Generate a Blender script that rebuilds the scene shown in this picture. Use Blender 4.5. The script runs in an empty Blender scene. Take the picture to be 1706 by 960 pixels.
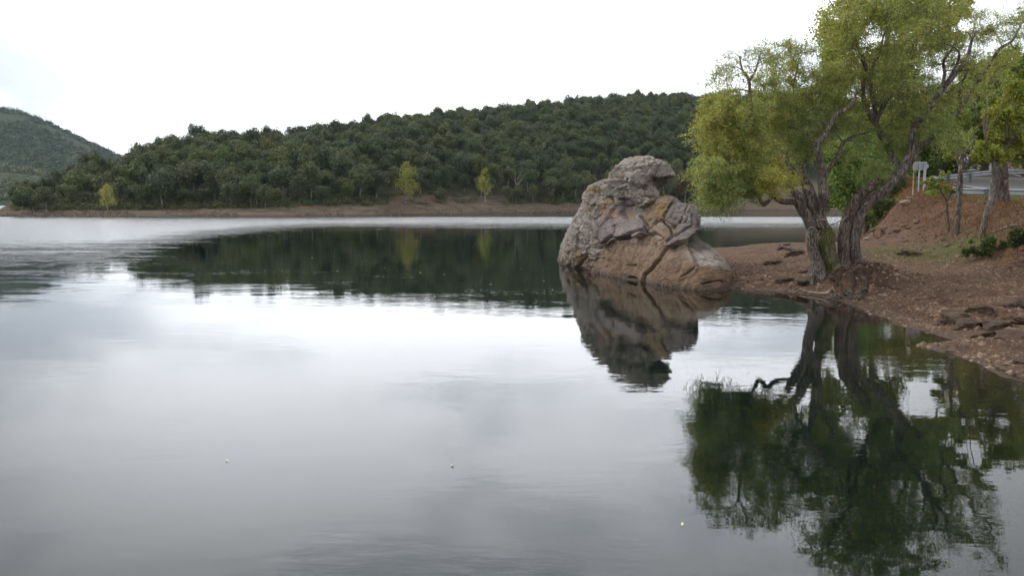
import bpy, math, random
import numpy as np
from mathutils import Vector, Matrix
R = math.radians
SC = bpy.context.scene
COL = SC.collection
rng = np.random.default_rng(7)
random.seed(7)

# ------------------------------------------------------------------ camera
F_PX = 1477.0; H = 2.6; HOR = 336.0
PITCH = math.atan((480.0 - HOR) / F_PX)
cam_d = bpy.data.cameras.new('camera')
cam = bpy.data.objects.new('camera', cam_d); COL.objects.link(cam)
cam_d.sensor_fit = 'HORIZONTAL'; cam_d.sensor_width = 36.0
cam_d.lens = 36.0 * F_PX / 1706.0
cam_d.clip_start = 0.1; cam_d.clip_end = 20000
cam.location = (0, 0, H); cam.rotation_euler = (math.pi/2 - PITCH, 0, 0)
SC.camera = cam
SC.view_settings.view_transform = 'Standard'; SC.view_settings.look = 'None'
SC.view_settings.exposure = 0.22; SC.view_settings.gamma = 1.0
SC.render.engine = 'CYCLES'
SC.cycles.max_bounces = 8; SC.cycles.diffuse_bounces = 3; SC.cycles.glossy_bounces = 3
SC.cycles.transmission_bounces = 4; SC.cycles.transparent_max_bounces = 16; SC.cycles.volume_bounces = 1

def ray(px, py):
    a = (px - 853.0) / F_PX; b = (480.0 - py) / F_PX
    return (a, math.cos(PITCH) + b*math.sin(PITCH), -math.sin(PITCH) + b*math.cos(PITCH))
def at(px, py, Y):                       # point seen at a pixel, Y metres ahead
    r = ray(px, py); k = Y / r[1]
    return Vector((r[0]*k, Y, H + r[2]*k))
def xat(px, Y):
    return (px - 853.0) / F_PX * Y * 1.0

# ------------------------------------------------------------------ world: bright overcast
SUN_AZ, SUN_EL = R(-58), R(40)           # azimuth from +Y towards +X
W = bpy.data.worlds.new("World"); SC.world = W; W.use_nodes = True
nt = W.node_tree; N = nt.nodes; Lk = nt.links; N.clear()
def nn(t, **kw):
    n = N.new(t)
    for k, v in kw.items(): setattr(n, k, v)
    return n
out = nn('ShaderNodeOutputWorld'); bg = nn('ShaderNodeBackground'); bg.inputs[1].default_value = 0.1
sky = nn('ShaderNodeTexSky', sky_type='NISHITA', sun_disc=False, sun_elevation=SUN_EL, sun_rotation=SUN_AZ)
sky.air_density = 1.0; sky.dust_density = 2.0
tc = nn('ShaderNodeTexCoord'); sep = nn('ShaderNodeSeparateXYZ')
Lk.new(tc.outputs['Generated'], sep.inputs[0])
def mth(op, a, b=None, c=None, clamp=False):
    m = nn('ShaderNodeMath', operation=op, use_clamp=clamp)
    for i, v in enumerate((a, b, c)):
        if v is None: continue
        if isinstance(v, (int, float)): m.inputs[i].default_value = v
        else: Lk.new(v, m.inputs[i])
    return m.outputs[0]
zc = mth('ADD', mth('MAXIMUM', sep.outputs[2], 0.0), 0.22)
cx = mth('DIVIDE', sep.outputs[0], zc); cy = mth('DIVIDE', sep.outputs[1], zc)
cmb = nn('ShaderNodeCombineXYZ'); Lk.new(cx, cmb.inputs[0]); Lk.new(cy, cmb.inputs[1]); cmb.inputs[2].default_value = 5.2
n1 = nn('ShaderNodeTexNoise'); n1.inputs['Scale'].default_value = 1.25; n1.inputs['Detail'].default_value = 5; n1.inputs['Roughness'].default_value = 0.5
Lk.new(cmb.outputs[0], n1.inputs['Vector'])
mr = nn('ShaderNodeMapRange', interpolation_type='SMOOTHSTEP'); Lk.new(n1.outputs[0], mr.inputs[0])
mr.inputs[1].default_value = 0.34; mr.inputs[2].default_value = 0.56
# broad bright area of cloud around the hidden sun
sd = Vector((math.sin(R(-3))*math.cos(R(15)), math.cos(R(-3))*math.cos(R(15)), math.sin(R(15))))
dt = nn('ShaderNodeVectorMath', operation='DOT_PRODUCT'); Lk.new(tc.outputs['Generated'], dt.inputs[0]); dt.inputs[1].default_value = sd
glow = nn('ShaderNodeMapRange', interpolation_type='SMOOTHSTEP'); Lk.new(dt.outputs['Value'], glow.inputs[0])
glow.inputs[1].default_value = 0.83; glow.inputs[2].default_value = 0.99
cr = nn('ShaderNodeMix', data_type='RGBA'); Lk.new(mr.outputs[0], cr.inputs[0])
cr.inputs[6].default_value = (5.9, 6.3, 7.1, 1); cr.inputs[7].default_value = (11.6, 11.8, 12.3, 1)
el_ = nn('ShaderNodeMapRange', interpolation_type='SMOOTHSTEP'); Lk.new(sep.outputs[2], el_.inputs[0]); el_.inputs[1].default_value = 0.29; el_.inputs[2].default_value = 0.52; el_.inputs[3].default_value = 1.0; el_.inputs[4].default_value = 0.25
gsc = mth('MULTIPLY_ADD', mth('MULTIPLY', glow.outputs[0], el_.outputs[0]), 1.2, 1.0)
cm = nn('ShaderNodeVectorMath', operation='SCALE'); Lk.new(cr.outputs[2], cm.inputs[0]); Lk.new(gsc, cm.inputs['Scale'])
mix = nn('ShaderNodeMix', data_type='RGBA'); mix.inputs[0].default_value = 0.93
Lk.new(sky.outputs[0], mix.inputs[6]); Lk.new(cm.outputs[0], mix.inputs[7])
Lk.new(mix.outputs[2], bg.inputs[0]); Lk.new(bg.outputs[0], out.inputs[0])

sun_d = bpy.data.lights.new('sun', 'SUN'); sun_d.energy = 1.5; sun_d.angle = R(11); sun_d.color = (1, 0.96, 0.9)
sun = bpy.data.objects.new('sun', sun_d); COL.objects.link(sun)
dirv = Vector((math.sin(SUN_AZ)*math.cos(SUN_EL), math.cos(SUN_AZ)*math.cos(SUN_EL), math.sin(SUN_EL)))
sun.rotation_euler = (-dirv).to_track_quat('-Z', 'Y').to_euler(); sun.location = dirv*100

# ------------------------------------------------------------------ helpers
def vnoise(p, seed=0):
    p = np.asarray(p, dtype=np.float64); i = np.floor(p).astype(np.int64); f = p - i; f = f*f*(3-2*f)
    def h(dx, dy, dz):
        n = (i[..., 0]+dx)*374761393 + (i[..., 1]+dy)*668265263 + (i[..., 2]+dz)*2147483647 + seed*1274126177
        n = (n ^ (n >> 13)) & 0xffffffff; n = (n*1274126177) & 0xffffffff; n = n ^ (n >> 16)
        return (n & 0xffff)/32767.5 - 1.0
    x, y, z = f[..., 0], f[..., 1], f[..., 2]
    def l(a, b, t): return a + (b-a)*t
    return l(l(l(h(0,0,0), h(1,0,0), x), l(h(0,1,0), h(1,1,0), x), y), l(l(h(0,0,1), h(1,0,1), x), l(h(0,1,1), h(1,1,1), x), y), z)
def fbm(p, o=4, seed=0, g=0.5):
    p = np.asarray(p, dtype=np.float64); a = 1.0; s = 0; t = 0
    for k in range(o):
        s = s + a*vnoise(p*(2.03**k) + k*11.3, seed+k); t += a; a *= g
    return s/t
def n2(x, y, sc, o=4, seed=0, g=0.5):
    return fbm(np.stack([x*sc, y*sc, np.zeros_like(x)+seed*3.1], -1), o, seed, g)
def sst(a, b, x):
    t = np.clip((x-a)/(b-a), 0, 1); return t*t*(3-2*t)

def np_mesh(name, V, F, smooth=False, tint=None, extra=None):
    V = np.asarray(V, dtype=np.float32); F = np.asarray(F, dtype=np.int32)
    m = bpy.data.meshes.new(name); k = F.shape[1]; n = len(F)
    m.vertices.add(len(V)); m.vertices.foreach_set('co', V.ravel())
    m.loops.add(n*k); m.loops.foreach_set('vertex_index', F.ravel())
    m.polygons.add(n); m.polygons.foreach_set('loop_start', np.arange(0, n*k, k, dtype=np.int32))
    m.polygons.foreach_set('loop_total', np.full(n, k, dtype=np.int32))
    m.polygons.foreach_set('use_smooth', np.full(n, bool(smooth)))
    m.update(calc_edges=True); m.validate()
    if tint is not None:
        a = m.color_attributes.new('tint', 'FLOAT_COLOR', 'POINT')
        c = np.ones((len(V), 4), dtype=np.float32); c[:, :3] = tint; a.data.foreach_set('color', c.ravel())
    for nm, arr in (extra or {}).items():
        a = m.attributes.new(nm, 'FLOAT', 'POINT'); a.data.foreach_set('value', np.asarray(arr, dtype=np.float32).ravel())
    return m
def link(name, mesh, mat=None, parent=None, loc=None):
    o = bpy.data.objects.new(name, mesh); COL.objects.link(o)
    if mat is not None and mesh is not None and len(mesh.materials) == 0: mesh.materials.append(mat)
    if parent is not None: o.parent = parent
    if loc is not None: o.location = loc
    return o
def tag(o, label=None, cat=None, group=None, kind=None):
    if label: o['label'] = label
    if cat: o['category'] = cat
    if group: o['group'] = group
    if kind: o['kind'] = kind
    return o
def thing(name, label, cat, loc, group=None, rz=0):
    o = bpy.data.objects.new(name, None); COL.objects.link(o); o.location = loc; o.rotation_euler = (0, 0, rz)
    o.empty_display_size = 0.3
    return tag(o, label, cat, group)

def grid_faces(nr, nc, wrap=False):
    i = np.arange(nr-1)[:, None]; j = np.arange(nc if wrap else nc-1)[None, :]; j2 = (j+1) % nc
    return np.stack(np.broadcast_arrays(i*nc+j, i*nc+j2, (i+1)*nc+j2, (i+1)*nc+j), -1).reshape(-1, 4)

def smooth_path(pts, per=6):             # Catmull-Rom through (x,y,z,r)
    P = np.array(pts, dtype=float)
    if len(P) < 3:
        t = np.linspace(0, 1, per+1)[:, None]; return P[0]*(1-t)+P[-1]*t
    Q = np.vstack([2*P[0]-P[1], P, 2*P[-1]-P[-2]]); outp = []
    for i in range(1, len(Q)-2):
        for t in np.linspace(0, 1, per, endpoint=False):
            a, b, c, d = Q[i-1], Q[i], Q[i+1], Q[i+2]
            outp.append(0.5*((2*b)+(-a+c)*t+(2*a-5*b+4*c-d)*t*t+(-a+3*b-3*c+d)*t**3))
    outp.append(P[-1]); return np.array(outp)
class Tubes:
    def __init__(s): s.V = []; s.F = []; s.n = 0
    def add(s, path, sides=8, rough=0.0, seed=0, cap=True):
        P = np.asarray(path, float); C = P[:, :3]; r = np.maximum(P[:, 3], 0.001); n = len(C)
        T = np.gradient(C, axis=0); T /= np.linalg.norm(T, axis=1)[:, None]+1e-9
        ref = np.array([0.3, 1.0, 0.12]); 
        A = np.cross(T, ref); A /= np.linalg.norm(A, axis=1)[:, None]+1e-9; B = np.cross(T, A)
        th = np.linspace(0, 2*np.pi, sides, endpoint=False)
        dirs = A[:, None]*np.cos(th)[None, :, None] + B[:, None]*np.sin(th)[None, :, None]
        rr = np.broadcast_to(r[:, None], (n, sides)).copy()
        if rough > 0:
            q = np.stack([np.cos(th)[None]*2.2+C[:, 0:1]*0.8, np.sin(th)[None]*2.2+C[:, 1:2]*0.8, np.zeros((n, sides))+C[:, 2:3]*1.0], -1)
            rr *= 1 + rough*fbm(q+seed, 3, seed) + rough*0.55*np.abs(fbm(np.stack([np.cos(th)[None]*5+seed+C[:, 0:1], np.sin(th)[None]*5+C[:, 1:2], np.zeros((n, sides))+C[:, 2:3]*1.6], -1), 3, seed+5))
        V = C[:, None]+dirs*rr[:, :, None]
        F = grid_faces(n, sides, True)+s.n
        s.V.append(V.reshape(-1, 3)); s.F.append(F); s.n += n*sides
        if cap:
            for e, idx in ((0, 0), (n-1, n-1)):
                c = C[idx]; s.V.append(c[None]); k = s.n; s.n += 1
                base = k-1-(n*sides-1) if e == 0 else None
                st = (k - n*sides - (0 if idx == 0 else 1)) + idx*sides
                j = np.arange(sides); a = st+j; b = st+(j+1) % sides
                s.F.append(np.stack([a, b, np.full(sides, k), np.full(sides, k)], -1)[:, [0, 1, 2, 3]])
    def mesh(s, name, smooth=True):
        V = np.concatenate(s.V); F = np.concatenate(s.F)
        tri = F[:, 2] == F[:, 3]
        m = bpy.data.meshes.new(name)
        Q, T3 = F[~tri], F[tri][:, :3]
        m.vertices.add(len(V)); m.vertices.foreach_set('co', V.astype(np.float32).ravel())
        lp = np.concatenate([Q.ravel(), T3.ravel()]).astype(np.int32)
        m.loops.add(len(lp)); m.loops.foreach_set('vertex_index', lp)
        tot = np.concatenate([np.full(len(Q), 4), np.full(len(T3), 3)]).astype(np.int32)
        m.polygons.add(len(tot)); m.polygons.foreach_set('loop_start', (np.cumsum(tot)-tot).astype(np.int32)); m.polygons.foreach_set('loop_total', tot)
        if smooth: m.polygons.foreach_set('use_smooth', np.ones(len(tot), dtype=bool))
        m.update(calc_edges=True); return m

def unit(v): return v/(np.linalg.norm(v, axis=-1, keepdims=True)+1e-9)
def leaves_mesh(name, P, D, Nn, L, Wd, tint):
    D = unit(D); S = unit(np.cross(D, Nn)); n = len(P)
    L = np.broadcast_to(np.asarray(L, float), (n,))[:, None]; Wd = np.broadcast_to(np.asarray(Wd, float), (n,))[:, None]
    mid = P + D*L*0.45
    V = np.stack([P, mid+S*Wd*0.5, P+D*L, mid-S*Wd*0.5], 1).reshape(-1, 3)
    F = np.arange(n*4).reshape(n, 4)
    return np_mesh(name, V, F, tint=np.repeat(tint, 4, axis=0))

# ------------------------------------------------------------------ materials
def mat_new(name):
    m = bpy.data.materials.new(name); m.use_nodes = True; t = m.node_tree; t.nodes.clear(); return m, t
class G:
    def __init__(s, t): s.t = t
    def n(s, ty, ins=None, **kw):
        x = s.t.nodes.new(ty)
        for k, v in kw.items(): setattr(x, k, v)
        for k, v in (ins or {}).items():
            if hasattr(v, 'is_output'): s.t.links.new(v, x.inputs[k])
            else: x.inputs[k].default_value = v
        return x
    def noise(s, vec, sc, det=4, ro=0.55, dist=0.0):
        return s.n('ShaderNodeTexNoise', {'Vector': vec, 'Scale': sc, 'Detail': det, 'Roughness': ro, 'Distortion': dist}).outputs[0]
    def ramp(s, f, a, b, ca=0.0, cb=1.0):
        x = s.n('ShaderNodeMapRange', {0: f, 1: a, 2: b, 3: ca, 4: cb}, interpolation_type='SMOOTHSTEP'); return x.outputs[0]
    def mix(s, f, a, b, bt='MIX'):
        x = s.n('ShaderNodeMix', data_type='RGBA', blend_type=bt)
        for k, v in ((0, f), (6, a), (7, b)):
            if hasattr(v, 'is_output'): s.t.links.new(v, x.inputs[k])
            else: x.inputs[k].default_value = v if k == 0 else (v[0], v[1], v[2], 1)
        return x.outputs[2]
    def m(s, op, a, b=0.0, clamp=False):
        return s.n('ShaderNodeMath', {0: a, 1: b}, operation=op, use_clamp=clamp).outputs[0]
    def bump(s, h, st, dist, nrm=None):
        d = {'Height': h, 'Strength': st, 'Distance': dist}
        if nrm is not None: d['Normal'] = nrm
        return s.n('ShaderNodeBump', d).outputs[0]
def simple(name, col, rough=0.6, metal=0.0, var=0.25, sc=8.0, bump=0.0, bs=30.0):
    m, t = mat_new(name); g = G(t); pos = g.n('ShaderNodeNewGeometry').outputs['Position']
    f = g.noise(pos, sc); c = g.mix(g.ramp(f, 0.3, 0.7), [x*(1-var) for x in col], [min(1, x*(1+var)) for x in col])
    b = g.n('ShaderNodeBsdfPrincipled', {'Base Color': c, 'Roughness': rough, 'Metallic': metal})
    if bump: t.links.new(g.bump(g.noise(pos, bs, 5), 1.0, bump), b.inputs['Normal'])
    o = g.n('ShaderNodeOutputMaterial', {0: b.outputs[0]}); return m
def leaf_mat(name, trans=0.35, objvar=0.25):
    m, t = mat_new(name); g = G(t)
    a = g.n('ShaderNodeAttribute', attribute_name='tint').outputs['Color']
    oi = g.n('ShaderNodeObjectInfo').outputs['Random']
    hs = g.n('ShaderNodeHueSaturation', {'Hue': g.n('ShaderNodeMapRange', {0: oi, 3: 0.5-0.03*objvar/0.25, 4: 0.5+0.02*objvar/0.25}).outputs[0],
             'Saturation': g.n('ShaderNodeMapRange', {0: g.m('FRACT', g.m('MULTIPLY', oi, 7.3)), 3: 1-objvar, 4: 1.0+objvar*0.4}).outputs[0],
             'Value': g.n('ShaderNodeMapRange', {0: g.m('FRACT', g.m('MULTIPLY', oi, 13.7)), 3: 1-objvar, 4: 1+objvar}).outputs[0], 'Color': a}).outputs[0]
    d = g.n('ShaderNodeBsdfPrincipled', {'Base Color': hs, 'Roughness': 0.55, 'Specular IOR Level': 0.25})
    tr = g.n('ShaderNodeBsdfTranslucent', {'Color': g.mix(1.0, hs, (1.25, 1.2, 0.7), 'MULTIPLY')})
    mx = g.n('ShaderNodeMixShader', {0: trans, 1: d.outputs[0], 2: tr.outputs[0]})
    g.n('ShaderNodeOutputMaterial', {0: mx.outputs[0]}); return m
M_LEAF = leaf_mat('leaves_near', 0.38, 0.0)
M_LEAF_FAR = leaf_mat('leaves_far', 0.2, 0.18)
def bark(name, c1, c2, moss=0.0, sc=1.0):
    m, t = mat_new(name); g = G(t); pos = g.n('ShaderNodeNewGeometry').outputs['Position']
    mp = g.n('ShaderNodeMapping', {'Vector': pos, 'Scale': (1, 1, 0.22)}).outputs[0]
    f = g.noise(mp, 16*sc, 6, 0.6, 0.6); vo = g.n('ShaderNodeTexVoronoi', {'Vector': mp, 'Scale': 22*sc}, feature='DISTANCE_TO_EDGE').outputs[0]
    c = g.mix(g.ramp(f, 0.35, 0.65), c1, c2)
    c = g.mix(g.ramp(g.noise(pos, 3*sc), 0.55, 0.72), c, [min(1, x*1.5) for x in c2])
    c = g.mix(g.ramp(vo, 0.0, 0.06, 0.75, 0.0), c, [x*0.35 for x in c1])
    if moss:
        z = g.n('ShaderNodeSeparateXYZ', {0: pos}).outputs[2]
        c = g.mix(g.m('MULTIPLY', g.ramp(g.noise(pos, 4), 0.38, 0.6), moss), c, (0.10, 0.12, 0.025))
    b = g.n('ShaderNodeBsdfPrincipled', {'Base Color': c, 'Roughness': 0.9, 'Specular IOR Level': 0.2,
        'Normal': g.bump(g.m('ADD', f, g.ramp(vo, 0, 0.12)), 1.0, 0.035/sc)})
    g.n('ShaderNodeOutputMaterial', {0: b.outputs[0]}); return m
M_BARK = bark('willow_bark', (0.085, 0.066, 0.055), (0.25, 0.21, 0.18))
M_BARK_MOSS = bark('mossy_bark', (0.10, 0.08, 0.05), (0.20, 0.17, 0.11), 0.85)
M_BARK_RED = bark('reddish_bark', (0.065, 0.045, 0.036), (0.21, 0.16, 0.125))
M_ROOT = bark('root_bark', (0.04, 0.026, 0.018), (0.12, 0.078, 0.052))
M_BARK_GREY = bark('grey_bark', (0.13, 0.11, 0.09), (0.25, 0.22, 0.18))
M_TWIG = simple('twig_bark', (0.13, 0.10, 0.075), 0.9)
M_TRUNK_FAR = simple('far_bark', (0.22, 0.20, 0.17), 0.9, sc=2)
M_DEADWOOD = bark('dead_wood', (0.22, 0.19, 0.15), (0.42, 0.38, 0.31))
M_GALV = simple('galvanised_steel', (0.34, 0.36, 0.38), 0.5, 0.4, 0.18, 4)
M_POST = simple('painted_post', (0.09, 0.14, 0.15), 0.55, 0.3, 0.2, 5)
M_SIGNBACK = simple('sign_back', (0.26, 0.28, 0.31), 0.6, 0.1, 0.1)
M_WHITE = simple('white_paint', (0.8, 0.8, 0.8), 0.5, 0, 0.06)
M_NAVY = simple('dark_blue_paint', (0.03, 0.05, 0.12), 0.5)
M_RUST = simple('rusty_pole', (0.30, 0.20, 0.13), 0.7, 0.2, 0.3)
M_CONC = simple('concrete', (0.32, 0.30, 0.27), 0.9, 0, 0.2, 12, 0.01)

# ------------------------------------------------------------------ near shore height
def wp(px, py):                          # waterline pixel -> ground point
    r = ray(px, py); k = -H/r[2]; return (r[0]*k, r[1]*k)
FRONT = [wp(1706, 637), wp(1645, 613), wp(1600, 594), wp(1530, 577), wp(1592, 567), wp(1530, 551), wp(1500, 544), wp(1440, 518), wp(1400, 502), wp(1375, 495), wp(1330, 487), wp(1270, 483), wp(1215, 480)]
LAND = [(11, -30), (10.5, -8), (9.6, 2), (8.6, 8)] + FRONT + [(5.6, 29.5), (4.6, 34), (4.8, 40), (6.5, 44.5), (9.5, 46.5), (13, 47.5), (17, 50), (22.5, 58), (29, 75), (42, 110), (60, 155), (88, 228), (120, 300), (400, 300), (400, -30)]
LANDP = np.array(LAND)
def seg_dist(x, y, A, B):
    d = B-A; L2 = (d**2).sum(); t = np.clip(((x-A[0])*d[0]+(y-A[1])*d[1])/L2, 0, 1)
    return np.hypot(x-A[0]-t*d[0], y-A[1]-t*d[1])
def poly_sd(x, y, P):
    D = np.full(x.shape, 1e9); ins = np.zeros(x.shape, bool); n = len(P)
    for i in range(n):
        A, B = P[i], P[(i+1) % n]
        D = np.minimum(D, seg_dist(x, y, A, B))
        c = ((A[1] > y) != (B[1] > y)) & (x < (B[0]-A[0])*(y-A[1])/(B[1]-A[1]+1e-12)+A[0]); ins ^= c
    return np.where(ins, D, -D)
FOOT = np.array([(12.6, -30), (12.6, 14), (12.9, 22), (13.6, 27), (15.9, 36.4), (18.2, 45.5), (22.4, 56), (33, 80), (48, 112), (66, 155), (96, 228), (130, 300), (400, 300), (400, -30)])
def H_near(x, y):
    x = np.asarray(x, float); y = np.asarray(y, float)
    wob = 0.35*n2(x, y, 0.55, 3, 1)
    s = poly_sd(x, y, LANDP) + wob*sst(0, 2, np.abs(poly_sd(x, y, LANDP)))*0.9 + 0.20*n2(x, y, 1.7, 3, 2) + 0.07*n2(x, y, 6.0, 3, 18)
    b = poly_sd(x, y, FOOT) + 0.6*n2(x, y, 0.35, 3, 3)
    hi = 0.40 + 0.60*sst(8.5, 12.0, x - 0.05*(y-26)) * (1-0.35*sst(38, 50, y))
    beach = hi*(1-np.exp(-np.maximum(s, 0)/ (hi/0.20)))
    z = np.where(s > 0, beach, np.maximum(0.22*s - 0.03*s*s*0.6, -9.0))
    bw = 4.4-2.2*sst(36, 46, y); bank = sst(-0.3, 1.0, b/bw*1.0) if False else np.clip((b+0.3)/(bw+0.3), 0, 1); bank = bank*bank*(3-2*bank)
    top = 2.5 + 0.09*np.clip(y-44, 0, 60) + 0.05*np.clip(b-5, 0, 14)
    z = z*(1-bank) + top*bank
    z = z + sst(-0.2, 1.0, b)*(1-sst(5.0, 7.5, b))*(0.34*n2(x, y, 0.8, 4, 4)+0.22*np.abs(n2(x, y, 2.2, 4, 8)))
    z += sst(0.0, 1.2, s)*(0.07*n2(x, y, 0.7, 3, 5) + 0.045*n2(x, y, 3.0, 4, 6) + 0.02*np.abs(n2(x, y, 7.0, 3, 16)))*(1-0.6*bank)
    # root mound under the willow, cut by the water
    g = np.exp(-(((x-9.95)/1.3)**2+((y-25.4)/1.35)**2)**1.3); z += g*(0.58+0.16*np.abs(n2(x, y, 2.4, 4, 17)))*sst(-0.6, 0.9, s)
    # rock ledges beside the inlet
    led = sst(9, 11, y)*(1-sst(20, 22.5, y))*sst(0.0, 0.4, s)*(1-sst(3.0, 4.5, s))
    q = (z + 0.05*n2(x, y, 1.2, 3, 9) + 0.03*y*0.2)/0.15; st = (np.floor(q)+sst(0.72, 1.0, q-np.floor(q)) - q)*0.15
    z = z + led*st*1.15*sst(-0.15, 0.2, n2(x, y, 0.8, 2, 12)+0.1)
    l2 = np.exp(-(((x-8.3)/2.0)**2+((y-27.6)/2.2)**2)); z += l2*0.10*np.abs(n2(x, y, 1.3, 4, 14))*3*sst(0, .5, s)
    # road bed
    rb = road_mask(x, y); z = z*(1-rb) + road_z(x, y)*rb - 0.05*sst(0.3, 0.9, rb)
    return z
# road: seen edge-on from the right, then bending away behind the sign
ROADC = np.array([(60, 46.0), (45, 49.5), (38, 50.5), (33, 53), (32, 58), (34.5, 66), (40, 80), (52, 104)])
def road_dist(x, y):
    D = np.full(np.shape(x), 1e9)
    for i in range(len(ROADC)-1): D = np.minimum(D, seg_dist(x, y, ROADC[i], ROADC[i+1]))
    return D
def road_mask(x, y): return 1-sst(3.6, 6.0, road_dist(x, y)) 
def road_z(x, y): return 2.62 + 0.088*np.clip(y-45.5, 0, 60)

t_ = np.concatenate([np.linspace(0.02, 0.16, 20, endpoint=False), np.linspace(0.16, 0.56, 420, endpoint=False), np.linspace(0.56, 2.2, 60)])
Yp = np.exp(np.linspace(math.log(8.0), math.log(270.0), 430))-12.0 + 0
Yp = np.concatenate([np.linspace(-14, 7, 20, endpoint=False)+0, np.exp(np.linspace(math.log(19.0), math.log(270.0), 430))-12.0])
T2, Y2 = np.meshgrid(t_, Yp); X2 = T2*(Y2+16.0)
Z2 = H_near(X2, Y2)
SD2 = poly_sd(X2, Y2, LANDP); FD2 = poly_sd(X2, Y2, FOOT)
V = np.stack([X2, Y2, Z2], -1).reshape(-1, 3)
gr1 = 1.5*np.exp(-(((X2-14.2)/1.8)**2+((Y2-30.5)/2.6)**2)**1.2) + 0.9*sst(3.0, 4.6, FD2)*(1-sst(0.2,0.5,road_mask(X2, Y2)))
grassm = np.clip(gr1*(0.75+0.9*n2(X2, Y2, 1.4, 3, 21)), 0, 1)
redm = np.clip(sst(0.1, 1.4, FD2)*(1-sst(5.0, 7.0, FD2))+0.5*n2(X2, Y2, 0.8, 3, 22), 0, 1)
soilm = np.exp(-(((X2-10.1)/1.35)**2+((Y2-24.9)/1.7)**2)**1.4) + 0.7*np.exp(-(((X2-8.3)/1.7)**2+((Y2-27.6)/2.4)**2))*sst(-.1, .4, n2(X2, Y2, 1.1, 4, 61)) + 0.75*sst(10, 12, Y2)*(1-sst(19, 21, Y2))*(1-sst(2.5, 4, SD2))*sst(-.05, .3, n2(X2, Y2, 1.0, 4, 62)) + 0.6*sst(5, 0, 0*SD2)*sst(.1, .45, n2(X2, Y2, .6, 4, 63))
soilm = np.clip(soilm, 0, 1)
def ground_material():
    m, t = mat_new('shore_ground'); g = G(t); pos = g.n('ShaderNodeNewGeometry').outputs['Position']
    A = lambda n: g.n('ShaderNodeAttribute', attribute_name=n).outputs['Fac']
    f1 = g.noise(pos, 1.3, 5); f2 = g.noise(pos, 9, 6, 0.65); f3 = g.noise(pos, 42, 4, 0.6)
    vo = g.n('ShaderNodeTexVoronoi', {'Vector': pos, 'Scale': 17.0}); vc = vo.outputs['Color']; vd = vo.outputs['Distance']
    c = g.mix(g.ramp(f1, 0.35, 0.65), (0.078, 0.040, 0.023), (0.165, 0.093, 0.055))
    c = g.mix(g.ramp(f2, 0.3, 0.7), g.mix(0.5, c, (0.05, 0.03, 0.02)), c)
    c = g.mix(0.45, c, g.mix(g.n('ShaderNodeSeparateColor', {0: vc}).outputs[0], (0.045, 0.026, 0.017), (0.26, 0.16, 0.10)))
    c = g.mix(g.m('MULTIPLY', A('red'), 0.75), c, g.mix(g.ramp(f2, 0.35, 0.65), (0.055, 0.030, 0.018), (0.185, 0.100, 0.055)))
    c = g.mix(g.m('MULTIPLY', A('grass'), 0.85), c, g.mix(g.ramp(f3, 0.35, 0.65), (0.055, 0.075, 0.02), (0.13, 0.14, 0.045)))
    c = g.mix(g.m('MULTIPLY', A('soil'), 0.8), c, g.mix(g.ramp(f2, 0.35, 0.65), (0.028, 0.017, 0.012), (0.085, 0.047, 0.028)))
    z = g.n('ShaderNodeSeparateXYZ', {0: pos}).outputs[2]
    wet = g.ramp(g.m('ADD', z, g.m('MULTIPLY', g.m('SUBTRACT', f2, 0.5), 0.08)), 0.015, 0.09, 1, 0)
    c = g.mix(g.m('MULTIPLY', wet, 0.45), c, g.mix(0.8, c, (0.03, 0.016, 0.008)))
    c = g.mix(g.ramp(z, -0.9, -0.02, 0.8, 0.0), c, (0.10, 0.055, 0.022))
    h = g.m('ADD', g.m('MULTIPLY', f2, 0.6), g.m('ADD', g.m('MULTIPLY', f3, 0.25), g.m('MULTIPLY', vd, -0.35)))
    b = g.n('ShaderNodeBsdfPrincipled', {'Base Color': c, 'Roughness': g.m('SUBTRACT', 0.95, g.m('MULTIPLY', wet, 0.4)), 'Specular IOR Level': 0.25, 'Normal': g.bump(h, 1.0, 0.09)})
    g.n('ShaderNodeOutputMaterial', {0: b.outputs[0]}); return m
M_GROUND = ground_material()
me = np_mesh('shore', V, grid_faces(*X2.shape), smooth=True, extra={'grass': grassm, 'red': redm, 'soil': soilm})
tag(link('shore', me, M_GROUND), kind='structure')
def gz(x, y): return float(H_near(np.array([x]), np.array([y]))[0])
def gpx(px, py, y0=14, y1=70):            # where the ray through a pixel meets the near ground
    ys = np.linspace(y0, y1, 500); r = ray(px, py); k = ys/r[1]; z = H + r[2]*k
    hz = H_near(r[0]*k, ys); i = np.argmax(hz >= z)
    if hz[i] < z[i]: i = len(ys)-1
    return Vector((r[0]*k[i], ys[i], hz[i]))

# ------------------------------------------------------------------ far hill
pxa = [-1500, -300, -150, 0, 100, 200, 450, 600, 700, 900, 1100, 1300, 1500, 2200, 3200]
ywt = [353, 357, 360, 361, 361.5, 362, 362, 360.5, 358.0, 354.5, 352, 350.5, 350, 350, 350]
sk_px = [-1500, -300, -40, 0, 30, 60, 100, 150, 200, 245, 290, 320, 370, 420, 480, 560, 620, 680, 760, 850, 930, 1000, 1110, 1150, 1300, 1500, 2200, 3200]
sk_y = [352, 350, 348, 345, 330, 306, 288, 270, 264, 243, 230, 230, 222, 224, 219, 208, 198, 189, 183, 176, 168, 163, 157, 158, 160, 165, 175, 180]
dr_px = [-1500, -300, 0, 100, 200, 290, 450, 700, 1110, 2200, 3200]
dr_d = [190, 168, 168, 182, 200, 215, 250, 310, 420, 520, 520]
tr_px = [-300, 20, 60, 150, 300, 700, 3200]; tr_h = [0.3, 0.5, 4.0, 5.5, 6.0, 6.5, 7.0]
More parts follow.
